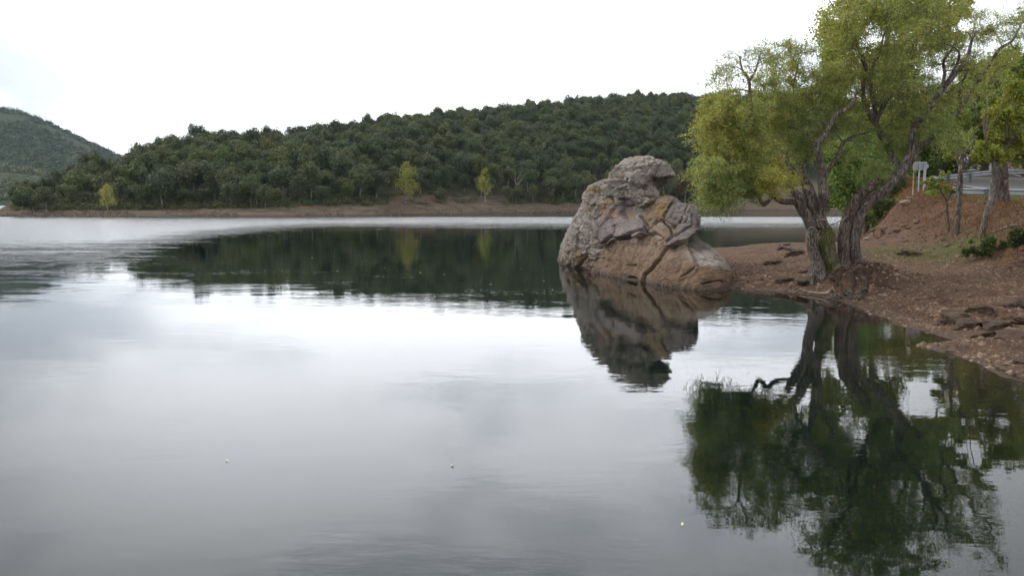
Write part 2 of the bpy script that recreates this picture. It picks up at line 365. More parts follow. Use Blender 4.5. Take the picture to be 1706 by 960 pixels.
def hill_cols(px):
    ds = H*F_PX/(np.interp(px, pxa, ywt)-HOR); dr = np.interp(px, dr_px, dr_d)
    dr = np.maximum(dr, ds+12)
    zr = (HOR-np.interp(px, sk_px, sk_y))/F_PX*dr + H - np.interp(px, tr_px, tr_h); zr = np.maximum(zr, 0.5)
    bh = np.interp(px, [-300, 0, 60, 300, 600, 3200], [0.4, 0.7, 1.3, 1.6, 2.5, 2.6])
    return ds, dr, zr, bh
def H_hill(px, Y):
    ds, dr, zr, bh = hill_cols(px); u = Y-ds + 1.2*n2(px*0.2, Y*0, 0.35, 3, 31); bw = np.minimum(13.0, (dr-ds)*0.8)
    bh = np.minimum(bh, zr)
    z = np.where(u < 0, np.maximum(0.14*u, -10), bh*np.clip(u/bw, 0, 1)**0.85)
    w = np.clip((Y-ds-bw)/np.maximum(dr-ds-bw, 1), 0, 1)
    prof = 0.25*w + 0.75*(np.sin(w*np.pi/2))**1.15 if False else (0.45*w + 0.55*np.sin(w*np.pi/2))
    z = z + (zr-bh)*prof
    z = np.where(Y > dr, zr - 0.12*(Y-dr) - 0.0004*(Y-dr)**2, z)
    xx = px*Y/F_PX
    z = z + (0.9*n2(xx, Y, 0.03, 3, 32))*sst(12, 50, u)*np.clip(zr/12, 0, 1)
    z = z + 0.16*n2(xx, Y, 0.25, 4, 33)*sst(0, 4, u)
    st = 0.25; q = z/st; z = np.where((u > 0) & (u < 16), z + 0.6*((np.floor(q)+sst(0.6, 1, q-np.floor(q)))-q)*st, z)
    return np.maximum(z, -10)
def hill_pt(px, Y): return Vector(((px-853)/F_PX*Y, Y, float(H_hill(np.array([float(px)]), np.array([float(Y)]))[0])))
hp = np.concatenate([np.linspace(-1500, -100, 30, endpoint=False), np.linspace(-100, 1450, 460, endpoint=False), np.linspace(1450, 3200, 50)])
hv = np.concatenate([np.linspace(-40, -4, 5, endpoint=False), np.linspace(-4, 20, 60, endpoint=False), np.linspace(20, 330, 90), [380, 450, 560]])
PX, UU = np.meshgrid(hp, hv); DS = hill_cols(PX)[0]; YY = DS+UU
ZZ = H_hill(PX, YY); ZZ[-1] = -10; ZZ[0] = -10
V = np.stack([(PX-853)/F_PX*YY, YY, ZZ], -1).reshape(-1, 3)
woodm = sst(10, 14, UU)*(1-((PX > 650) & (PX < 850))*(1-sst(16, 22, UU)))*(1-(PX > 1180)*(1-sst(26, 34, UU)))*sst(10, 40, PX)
def bank_material():
    m, t = mat_new('hillside_ground'); g = G(t); pos = g.n('ShaderNodeNewGeometry').outputs['Position']
    mp = g.n('ShaderNodeMapping', {'Vector': pos, 'Scale': (0.12, 0.12, 2.6)}).outputs[0]
    f1 = g.noise(mp, 1.6, 5, 0.6); f2 = g.noise(pos, 0.5, 6, 0.7); f3 = g.noise(pos, 0.07, 3)
    c = g.mix(g.ramp(f1, 0.35, 0.65), (0.070, 0.054, 0.039), (0.150, 0.118, 0.084))
    c = g.mix(g.ramp(f2, 0.45, 0.7, 0, 0.6), c, (0.10, 0.085, 0.035))
    c = g.mix(g.ramp(f3, 0.42, 0.6, 0, 0.6), c, (0.125, 0.084, 0.055))
    z = g.n('ShaderNodeSeparateXYZ', {0: pos}).outputs[2]
    c = g.mix(g.ramp(z, 0.02, 0.5, 0.75, 0), c, (0.045, 0.035, 0.026))
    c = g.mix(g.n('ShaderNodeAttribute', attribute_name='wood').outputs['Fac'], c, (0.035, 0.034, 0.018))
    b = g.n('ShaderNodeBsdfPrincipled', {'Base Color': c, 'Roughness': 0.95, 'Specular IOR Level': 0.2, 'Normal': g.bump(g.m('ADD', f1, f2), 1.0, 0.5)})
    g.n('ShaderNodeOutputMaterial', {0: b.outputs[0]}); return m
M_BANK = bank_material()
tag(link('hillside', np_mesh('hillside', V, grid_faces(*PX.shape), smooth=True, extra={'wood': woodm}), M_BANK), kind='structure')

# ------------------------------------------------------------------ mountains far left
def mountain(name, d0, d1, px_, y_, seed, depth=1.6):
    p = np.linspace(-2600, 900, 240); rr = np.interp(p, px_, y_)
    w = np.concatenate([np.linspace(0, 1, 60), np.linspace(1.05, depth, 14)])
    P, Wt = np.meshgrid(p, w); RR = np.interp(P, px_, y_)
    Y = d0+(d1-d0)*Wt; zr = np.maximum((HOR-RR)/F_PX*d1+H-5, -10)
    X = (P-853)/F_PX*Y
    z = np.where(Wt <= 1, zr*(0.55*Wt+0.45*np.sin(np.clip(Wt, 0, 1)*np.pi/2)), zr*(1-(Wt-1)*0.5))
    z = z + 0.05*zr*n2(X, Y, 0.006, 4, seed)*sst(0, 0.2, Wt)*(1-sst(0.8, 1, Wt)) 
    z[0] = -10
    return X, Y, z
def mountain_mat(name, c1, c2):
    m, t = mat_new(name); g = G(t); pos = g.n('ShaderNodeNewGeometry').outputs['Position']
    f = g.noise(pos, 0.012, 6, 0.6); f2 = g.noise(pos, 0.15, 4)
    c = g.mix(g.ramp(f, 0.45, 0.62), c1, c2); c = g.mix(g.ramp(f2, 0.3, 0.7), [x*0.6 for x in c1], c)
    b = g.n('ShaderNodeBsdfPrincipled', {'Base Color': c, 'Roughness': 0.95, 'Specular IOR Level': 0.1, 'Normal': g.bump(f2, 1.0, 3.0)})
    g.n('ShaderNodeOutputMaterial', {0: b.outputs[0]}); return m
MX = {}
MTN = [('mountain', 900, 1350, [-2600, -900, -300, -150, 0, 50, 100, 150, 205, 260, 350, 500, 900], [140, 100, 108, 130, 173, 184, 204, 230, 255, 282, 316, 338, 345], 41, (0.045, 0.065, 0.030), (0.12, 0.105, 0.07)),
       ('foothill', 620, 820, [-2600, -900, -200, 0, 60, 100, 130, 200, 300, 900], [270, 262, 262, 268, 274, 286, 297, 318, 340, 345], 42, (0.045, 0.06, 0.025), (0.12, 0.105, 0.085))]
for nm, d0, d1, a, b, sd_, c1, c2 in MTN:
    X, Y, z = mountain(nm, d0, d1, a, b, sd_); MX[nm] = (X, Y, z)
    tag(link(nm, np_mesh(nm, np.stack([X, Y, z], -1).reshape(-1, 3), grid_faces(*X.shape), smooth=True), mountain_mat(nm+'_ground', c1, c2)), kind='structure')

# ------------------------------------------------------------------ lake bed and water
def box_mesh(name, x0, x1, y0, y1, z0, z1):
    V = [(x, y, z) for z in (z0, z1) for y in (y0, y1) for x in (x0, x1)]
    return np_mesh(name, V, [(0, 2, 3, 1), (4, 5, 7, 6), (0, 1, 5, 4), (2, 6, 7, 3), (0, 4, 6, 2), (1, 3, 7, 5)])
bedm = simple('lake_mud', (0.03, 0.035, 0.025), 0.95, sc=0.5)
tag(link('lake_bed', np_mesh('lake_bed', [(-6000, -400, -9.5), (6000, -400, -9.5), (6000, 8000, -9.5), (-6000, 8000, -9.5)], [(0, 1, 2, 3)]), bedm), kind='structure')
def water_material():
    m, t = mat_new('lake_water'); g = G(t); pos = g.n('ShaderNodeNewGeometry').outputs['Position']
    sx = g.n('ShaderNodeSeparateXYZ', {0: pos}); X = sx.outputs[0]; Y = sx.outputs[1]
    # wind-ruffled water: far strip across the lake, widening to the left
    patch = g.noise(g.n('ShaderNodeMapping', {'Vector': pos, 'Scale': (0.012, 0.03, 1)}).outputs[0], 1.0, 4, 0.6)
    wig = g.m('MULTIPLY', g.m('SUBTRACT', patch, 0.5), 16.0)
    # start distance of ruffle: 108 m ahead on the right, 75 m left of the spit tip
    start = g.n('ShaderNodeMapRange', {0: g.m('DIVIDE', X, Y), 1: -0.50, 2: -0.20, 3: 44.0, 4: 100.0}, interpolation_type='SMOOTHSTEP').outputs[0]
    e = g.m('ADD', g.m('SUBTRACT', Y, start), wig)
    streak = g.noise(g.n('ShaderNodeMapping', {'Vector': pos, 'Scale': (0.07, 0.75, 1), 'Rotation': (0, 0, 0.05)}).outputs[0], 1.0, 5, 0.65)
    e = g.m('ADD', e, g.m('MULTIPLY', g.m('SUBTRACT', streak, 0.5), 60.0))
    spark = g.noise(g.n('ShaderNodeMapping', {'Vector': pos, 'Scale': (0.9, 2.6, 1)}).outputs[0], 1.0, 3, 0.7)
    e = g.m('ADD', e, g.m('MULTIPLY', g.m('SUBTRACT', spark, 0.5), 55.0))
    ruf = g.ramp(e, -9.0, 12.0)
    calm = g.m('MULTIPLY', g.ramp(g.m('ADD', Y, g.m('MULTIPLY', wig, 0.6)), 146.0, 160.0), g.ramp(g.m('DIVIDE', X, Y), -0.3, -0.1))
    ruf = g.m('MULTIPLY', ruf, g.m('SUBTRACT', 1.0, g.m('MULTIPLY', calm, 0.8)))
    mp = g.n('ShaderNodeMapping', {'Vector': pos, 'Scale': (0.75, 1.3, 1), 'Rotation': (0, 0, 0.25)}).outputs[0]
    a = g.noise(mp, 0.55, 3, 0.5); b = g.noise(mp, 3.2, 3, 0.55, 0.3); c = g.noise(mp, 11.0, 2, 0.5)
    breeze = g.ramp(g.noise(g.n('ShaderNodeMapping', {'Vector': pos, 'Scale': (0.16, 0.30, 1)}).outputs[0], 1.0, 4), 0.4, 0.66, 0.2, 1.35)
    h = g.m('ADD', g.m('MULTIPLY', a, 0.0045), g.m('ADD', g.m('MULTIPLY', g.m('MULTIPLY', b, breeze), 0.0021), g.m('MULTIPLY', g.m('MULTIPLY', c, breeze), 0.0005)))
    h2 = g.m('MULTIPLY', g.m('MULTIPLY', g.noise(mp, 1.6, 4, 0.6), ruf), 0.11)
    nrm = g.bump(g.m('ADD', h, h2), 1.0, 1.0)
    ro = g.m('ADD', g.m('MULTIPLY', ruf, 0.17), 0.010)
    gl = g.n('ShaderNodeBsdfGlossy', {'Color': (1, 1, 1, 1), 'Roughness': ro, 'Normal': nrm})
    tr = g.n('ShaderNodeBsdfTransparent', {'Color': (1, 1, 1, 1)})
    fr = g.n('ShaderNodeFresnel', {'IOR': 1.333, 'Normal': nrm})
    mx = g.n('ShaderNodeMixShader', {0: fr.outputs[0], 1: tr.outputs[0], 2: gl.outputs[0]})
    vol = g.n('ShaderNodeVolumePrincipled', {'Color': (0.10, 0.42, 0.36, 1), 'Density': 0.9, 'Absorption Color': (0.10, 0.06, 0.03, 1), 'Anisotropy': 0.0})
    vol = g.n('ShaderNodeAddShader', {0: g.n('ShaderNodeVolumeAbsorption', {'Color': (0.30, 0.40, 0.30, 1), 'Density': 1.0}).outputs[0],
                                      1: g.n('ShaderNodeVolumeScatter', {'Color': (0.30, 0.92, 0.90, 1), 'Density': 0.048}).outputs[0]})
    o = g.n('ShaderNodeOutputMaterial', {0: mx.outputs[0], 1: vol.outputs[0]}); return m
M_WATER = water_material()
tag(link('lake_water', box_mesh('lake_water', -5500, 5500, -300, 7000, -9.4, 0.0), M_WATER), kind='structure')

# ------------------------------------------------------------------ forest trees
TONES = {'osier': ((0.10, 0.105, 0.035), (0.22, 0.22, 0.08)),
         'dark green': ((0.048, 0.066, 0.030), (0.095, 0.12, 0.056)),
         'mid green': ((0.065, 0.085, 0.032), (0.13, 0.155, 0.06)),
         'olive green': ((0.075, 0.092, 0.036), (0.14, 0.155, 0.062)),
         'yellow green': ((0.20, 0.23, 0.045), (0.42, 0.44, 0.09)),
         'rusty green': ((0.10, 0.085, 0.030), (0.20, 0.15, 0.06))}
def crown_mesh(name, seed, rx, rz, nl, nleaf, ls, tone, zc, lobe=0.42, top=0.25):
    r = np.random.default_rng(seed)
    c = r.normal(size=(nl, 3)); c = unit(c)*(r.random((nl, 1))**0.45)*0.72; c[:, 2] *= 1.0
    c *= np.array([rx, rx, rz]); sz = lobe*min(rx, rz)*r.uniform(0.6, 1.15, nl)
    k = r.integers(0, nl, nleaf); d = unit(r.normal(size=(nleaf, 3))); rad = r.uniform(0.55, 1.12, nleaf)**0.7
    P = c[k]+d*(sz[k]*rad)[:, None]
    Nn = unit(d*0.9 + r.normal(size=(nleaf, 3))*0.55 + np.array([0, 0, top]))
    D = np.cross(Nn, r.normal(size=(nleaf, 3)))
    lo, hi = np.array(TONES[tone][0]), np.array(TONES[tone][1])
    f = np.clip(0.5+r.normal(size=nleaf)*0.22 + (r.random(nl)[k]-0.5)*0.5, 0, 1)[:, None]
    P[:, 2] += zc
    return leaves_mesh(name, P, D, Nn, ls*r.uniform(0.7, 1.4, nleaf), ls*0.8*r.uniform(0.7, 1.3, nleaf), lo+(hi-lo)*f)
def tree_trunk(name, h, r0, seed, lean=0.06, forks=4, spread=0.35):
    r = random.Random(seed); tb = Tubes()
    p = [(0, 0, -0.4, r0*1.25)]
    x = y = 0
    for i in range(1, 5):
        x += r.uniform(-lean, lean)*h; y += r.uniform(-lean, lean)*h; p.append((x, y, h*i/4, r0*(1-i*0.17)))
    P = smooth_path(p, 3); tb.add(P, 6)
    for k in range(forks):
        i = r.randrange(len(P)//3, len(P)-1); b = P[i]; a = r.uniform(0, 6.28); l = h*spread*r.uniform(0.6, 1.2)
        tb.add(smooth_path([tuple(b[:3])+(b[3]*0.6,), (b[0]+math.cos(a)*l*.5, b[1]+math.sin(a)*l*.5, b[2]+l*.45, b[3]*.4), (b[0]+math.cos(a)*l*.8, b[1]+math.sin(a)*l*.8, b[2]+l, b[3]*.15)], 3), 5)
    return tb.mesh(name)
PROTO = []
spec = [('dark green', 2.6, 2.5), ('mid green', 2.4, 2.7), ('dark green', 3.0, 2.4), ('mid green', 2.8, 2.2), ('olive green', 2.5, 2.4), ('dark green', 2.2, 3.0), ('olive green', 2.1, 2.1), ('dark green', 2.4, 2.2), ('mid green', 2.0, 2.9)]
for i, (tone, rx, rz) in enumerate(spec):
    cm_ = crown_mesh('oak_crown', 100+i, rx, rz, 30, 2300, 0.30, tone, 3.7)
    cm_.materials.append(M_LEAF_FAR)
    tm = tree_trunk('oak_trunk', 3.6, 0.14, 200+i); tm.materials.append(M_TRUNK_FAR)
    PROTO.append((tone, cm_, tm))
cands = []
r = random.Random(11)
cell = {}
tries = 0
def okspace(x, y, d):
    i, j = int(x//4), int(y//4)
    for a in (-1, 0, 1):
        for b in (-1, 0, 1):
            for q in cell.get((i+a, j+b), ()):
                if (q[0]-x)**2+(q[1]-y)**2 < d*d: return False
    cell.setdefault((i, j), []).append((x, y)); return True
while tries < 16000 and len(cands) < 2300:
    tries += 1
    px = r.uniform(28, 1420); ds, dr, zr, bh = [float(v) for v in hill_cols(px)]
    w = r.random()**0.85
    edge = 11.5 if px > 60 else 7
    if 640 < px < 840: edge += 7 if 790 > px else 4
    if px > 1185: edge += 26
    if 380 < px < 470: edge -= 1
    y = ds+edge+w*(dr+16-ds-edge)
    if y < ds+edge: continue
    x = (px-853)/F_PX*y
    if px > 1150 and y < 300 and r.random() < 0.3: continue
    if not okspace(x, y, 3.1+0.8*r.random() if y < ds+edge+25 else 3.4): continue
    cands.append((px, y, ds, dr, edge))
cands.sort(key=lambda c: (c[1]-c[2])/ (c[3]-c[2]+1) * 120 + c[1]*0.3)
LANDM = [(0, 110, 'at the left tip'), (110, 240, 'around the small yellow tree'), (240, 360, 'right of the small yellow tree'),
         (360, 470, 'left of mid hill'), (470, 600, 'left of the bright poplar'), (600, 720, 'near the bright poplar'), (720, 780, 'between the two poplars'),
         (780, 860, 'near the slender poplar'), (860, 940, 'left of the rock'), (940, 1040, 'behind the rock side'), (1040, 1150, 'behind the rock top'), (1150, 1500, 'behind the willow')]
rest = []
SHAPES = ['broad', 'round', 'tall', 'spreading']
for i, (px, y, ds, dr, edge) in enumerate(cands):
    z = float(H_hill(np.array([px]), np.array([y]))[0])
    k = r.randrange(len(PROTO)) if r.random() < 0.85 else r.choice([0, 2, 5])
    s = r.uniform(0.75, 1.2)*(0.72 if px < 120 else (0.9 if px < 200 else 1.0))
    if y-ds-edge < 4: s *= r.uniform(0.6, 0.95)
    rz = r.uniform(0, 6.28); sz = s*r.uniform(0.85, 1.2)
    if y > dr-6 and px > 60: sz *= r.uniform(0.85, 1.2)
    if i < 290:
        u = (y-ds-edge)
        row = 'at the wood foot' if u < 8 else ('a few rows up' if u < 22 else 'partway up the slope')
        lm = [q[2] for q in LANDM if q[0] <= px < q[1]][0]
        tone, cmh, tmh = PROTO[k]; shp = 'small' if s < 0.75 else ('medium' if s < 1.0 else 'large')
        lab = f"{shp} {tone} oak {row} {lm}"
        o = thing('oak_tree', lab, 'tree', ((px-853)/F_PX*y, y, z-0.1), 'oaks '+row+' '+lm, rz)
        o.scale = (s, s, sz)
        c = link('crown', cmh, None, o); tt = link('trunk', tmh, None, o)
        if i < 9: pass
    else:
        rest.append(((px-853)/F_PX*y, y, z-0.1, s, sz, rz, k))
# the rest of the wood: one object, geometry nodes instancing the oak crowns
def gn_scatter(name, pts, meshes, mats, label_kind='stuff'):
    # pts: x,y,z,s,sz,rz,k ; one object made of per-kind point clouds
    P = np.array(pts); m = np_mesh(name, P[:, :3], np.zeros((0, 3), dtype=np.int32))
    for nm, colv in (('s', 3), ('sz', 4), ('rz', 5), ('k', 6)):
        a = m.attributes.new(nm, 'FLOAT', 'POINT'); a.data.foreach_set('value', P[:, colv].astype(np.float32))
    o = link(name, m); tag(o, kind='stuff')
    ng = bpy.data.node_groups.new(name, 'GeometryNodeTree')
    ng.interface.new_socket('Geometry', in_out='INPUT', socket_type='NodeSocketGeometry')
    ng.interface.new_socket('Geometry', in_out='OUTPUT', socket_type='NodeSocketGeometry')
    gi = ng.nodes.new('NodeGroupInput'); go = ng.nodes.new('NodeGroupOutput'); jn = ng.nodes.new('GeometryNodeJoinGeometry')
    def at_(n):
        x = ng.nodes.new('GeometryNodeInputNamedAttribute'); x.data_type = 'FLOAT'; x.inputs['Name'].default_value = n; return x.outputs['Attribute']
    cs = ng.nodes.new('ShaderNodeCombineXYZ'); ng.links.new(at_('s'), cs.inputs[0]); ng.links.new(at_('s'), cs.inputs[1]); ng.links.new(at_('sz'), cs.inputs[2])
    cr_ = ng.nodes.new('ShaderNodeCombineXYZ'); ng.links.new(at_('rz'), cr_.inputs[2])
    for k, ob in enumerate(meshes):
        oi = ng.nodes.new('GeometryNodeObjectInfo'); oi.inputs['Object'].default_value = ob; oi.inputs['As Instance'].default_value = True
        cp = ng.nodes.new('FunctionNodeCompare'); cp.data_type = 'FLOAT'; cp.operation = 'EQUAL'; ng.links.new(at_('k'), cp.inputs[0]); cp.inputs[1].default_value = float(k); cp.inputs['Epsilon'].default_value = 0.1
        ip = ng.nodes.new('GeometryNodeInstanceOnPoints'); ng.links.new(gi.outputs[0], ip.inputs['Points']); ng.links.new(cp.outputs[0], ip.inputs['Selection'])
        ng.links.new(oi.outputs['Geometry'], ip.inputs['Instance']); ng.links.new(cr_.outputs[0], ip.inputs['Rotation']); ng.links.new(cs.outputs[0], ip.inputs['Scale'])
        ng.links.new(ip.outputs[0], jn.inputs[0])
    ng.links.new(jn.outputs[0], go.inputs[0])
    md = o.modifiers.new('scatter', 'NODES'); md.node_group = ng
    return o
crown_src = []
for k in range(len(PROTO)):
    src = [o for o in bpy.data.objects if o.name.startswith('crown') and o.data == PROTO[k][1]]
    crown_src.append(src[0])
tag(gn_scatter('oak_wood', rest, crown_src, None), label='dense oak wood covering the upper hillside', cat='wood')

# undergrowth on the hillside foot and mountain woods
def tuft_field(name, X, Y, Z, size, nper, c1, c2, seed, spread, kindcat, LS=99.0):
    rr = np.random.default_rng(seed); n = len(X); N_ = n*nper
    base = np.repeat(np.stack([X, Y, Z], -1), nper, 0); sz = np.repeat(size, nper)
    d = unit(rr.normal(size=(N_, 3))); d[:, 2] = np.abs(d[:, 2])
    P = base+d*(sz*spread*rr.uniform(0.5, 1, N_))[:, None]
    Nn = unit(d+rr.normal(size=(N_, 3))*0.4); D = np.cross(Nn, rr.normal(size=(N_, 3)))
    f = np.clip(np.repeat(rr.random(n), nper)*0.7+rr.random(N_)*0.3, 0, 1)[:, None]
    m = leaves_mesh(name, P, D, Nn, np.minimum(sz*0.55, LS)*rr.uniform(0.6, 1.2, N_), np.minimum(sz*0.45, LS*.8), np.array(c1)+(np.array(c2)-np.array(c1))*f)
    return link(name, m, M_LEAF_FAR)
for nm, n_, c1, c2 in (('mountain', 5200, (0.025, 0.048, 0.026), (0.050, 0.080, 0.040)), ('foothill', 1500, (0.05, 0.065, 0.028), (0.10, 0.11, 0.05))):
    X, Y, z = MX[nm]; rr = np.random.default_rng(5); n_ = int(n_*1.5)
    i = rr.integers(1, 58, n_*3); j = rr.integers(0, X.shape[1]-1, n_*3); a = rr.random(n_*3); b = rr.random(n_*3)
    def il(A): return (A[i, j]*(1-a)+A[i+1, j]*a)*(1-b)+(A[i, j+1]*(1-a)+A[i+1, j+1]*a)*b
    xx, yy, zz = il(X), il(Y), il(z); px = 853+xx/yy*F_PX
    keep = (px > -180) & (px < 330) & (zz > 2) & (n2(xx, yy, 0.008, 4, 77) < 0.2); 
    xx, yy, zz = xx[keep], yy[keep], zz[keep]
    o = tuft_field(nm+'_wood', xx, yy, zz-0.5, np.random.default_rng(6).uniform(5, 9.5, len(xx)), 26, c1, c2, 9, 0.75, None, 2.2)
    tag(o, label='distant trees covering the '+nm+' on the left', cat='wood', kind='stuff')

# shrubs at the foot of the wood
xs = np.random.default_rng(3).uniform(30, 1420, 900); ds = hill_cols(xs)[0]
rr = np.random.default_rng(4); uu = rr.uniform(9.5, 20, 900); skip = ((xs > 630) & (xs < 850) & (rr.random(900) < 0.75)) | ((xs > 1180) & (rr.random(900) < 0.6)); xs, ds, uu = xs[~skip], ds[~skip], uu[~skip]
ys = ds+uu; zs = H_hill(xs, ys)
tag(tuft_field('undergrowth', (xs-853)/F_PX*ys, ys, zs, rr.uniform(0.7, 1.8, len(xs)), 90, (0.035, 0.045, 0.018), (0.10, 0.11, 0.04), 12, 1.0, None, 0.26), label='low dark scrub along the foot of the wood', cat='undergrowth', kind='stuff')

fx = np.random.default_rng(14).uniform(-20, 1420, 5200); fu = np.abs(np.random.default_rng(15).normal(0, 5, 5200)); fk = n2(fx*.02, fu*.1, 1, 3, 19) > -.15; fx, fu = fx[fk], fu[fk]; fy = hill_cols(fx)[0]+fu; fz = H_hill(fx, fy)
fo = tuft_field('bank_stones', (fx-853)/F_PX*fy, fy, fz-.05, np.random.default_rng(16).uniform(.12, .5, len(fx)), 6, (0.05, 0.042, 0.034), (0.24, 0.20, 0.155), 17, .6, None)
tag(fo, label='stones and debris strewn along the far bank', cat='rubble', kind='stuff')
# trees that stand out on the far bank: px, base_y, top_y, halfwidth px, tone, label
def bank_tree(name, px, yb, yt, hw, tone, label, u=None, seed=0, pointed=False, nleaf=3600, ls=0.24):
    ds = float(hill_cols(px)[0]); Y = ds+(u if u is not None else 10)
    b = hill_pt(px, Y); hgt = at(px, yt, Y).z - b.z; rx = hw/F_PX*Y
    t = thing(name, label, 'tree', b, None, random.uniform(0, 6))
    if pointed:
        r = np.random.default_rng(seed); n = nleaf; nl = 34
        lz = r.uniform(0.0, 1.0, nl); la = r.uniform(0, 6.28, nl); pr = np.sin(np.clip(lz*0.9+0.09, 0, 1)**0.75*np.pi)**0.6
        lr = rx*pr*r.uniform(0.15, 0.85, nl); lc = np.stack([np.cos(la)*lr, np.sin(la)*lr, hgt*(0.26+0.70*lz)], -1); sz = rx*r.uniform(0.2, 0.42, nl)*(0.45+0.55*pr)
        k = r.integers(0, nl, n); d = unit(r.normal(size=(n, 3))); P = lc[k]+d*(sz[k]*r.uniform(0.2, 1.25, n))[:, None]*np.array([1, 1, 1.25])
        Nn = unit(d+r.normal(size=(n, 3))*0.7); D = np.cross(Nn, r.normal(size=(n, 3))); lo, hi = np.array(TONES[tone][0]), np.array(TONES[tone][1])
        m = leaves_mesh('crown', P, D, Nn, ls, ls*0.8, lo+(hi-lo)*r.random((n, 1)))
    else:
        m = crown_mesh('crown', seed, rx*0.95, hgt*0.40, 26, nleaf, ls, tone, hgt*0.58)
    link('crown', m, M_LEAF_FAR if not pointed else M_LEAF_FAR, t)
    link('trunk', tree_trunk('trunk', hgt*0.6, hgt*0.02, seed+1, 0.02, 3), M_TRUNK_FAR, t)
    return t
bank_tree('young_poplar', 182, 346, 306, 16, 'yellow green', 'small yellow-green tree alone on the left end of the bare far bank', 7, 301, True, 2000, 0.17)
bank_tree('poplar_tree', 678, 337, 270, 24, 'yellow green', 'tall yellow-green poplar on the far bank, broader of two bright trees', 12, 302, True, 3300, 0.2)
bank_tree('slender_poplar', 808, 338, 277, 15, 'yellow green', 'slender yellow-green poplar with pale trunk nearest the rock on the far bank', 12, 303, True, 1100, 0.2)
bank_tree('green_tree', 444, 345, 305, 17, 'mid green', 'small fresh green tree at the wood edge above the bank', 9, 304)
bank_tree('pale_tree', 420, 340, 288, 26, 'mid green', 'rounded mid-green tree beside the small fresh green tree', 13, 305)
bank_tree('shore_bush', 80, 349, 308, 30, 'mid green', 'rounded bushy tree near the left tip of the wooded point', 7, 306)
bank_tree('tip_bush', 40, 348, 314, 22, 'dark green', 'dark bush at the very tip of the wooded point', 7, 307)
bank_tree('lone_bush', 733, 338, 312, 12, 'mid green', 'small green bush on bare soil between the two yellow poplars', 13, 308)
bank_tree('osier_tree', 1104, 345, 262, 28, 'osier', 'olive bushy tree rising behind the top right of the rock', 10, 309, False, 9000, 0.3)
bank_tree('rusty_shrub', 1140, 346, 278, 26, 'rusty green', 'rusty brown-green shrub between the rock and willow foliage', 9, 310, False, 5200, 0.3)
bank_tree('bank_shrub', 1175, 346, 268, 30, 'osier', 'olive shrub on the far bank under the willow left edge', 12, 311, False, 4800, 0.3)

for i, (px, u, h_) in enumerate([(556, 24, 6.5), (585, 20, 5), (390, 16, 5.5), (905, 45, 7), (858, 17, 6), (1085, 60, 7)]):
    Y = float(hill_cols(px)[0])+u; b = hill_pt(px, Y); t = thing('dead_tree', 'pale bare dead tree in the wood '+['left of the bright poplar', 'just left of the bright poplar', 'above the left bank', 'high left of the rock', 'low between slender poplar and rock', 'high above the rock'][i], 'tree', b)
    link('trunk', tree_trunk('trunk', h_, .13, 500+i, .07, 9, .4), M_DEADWOOD, t)
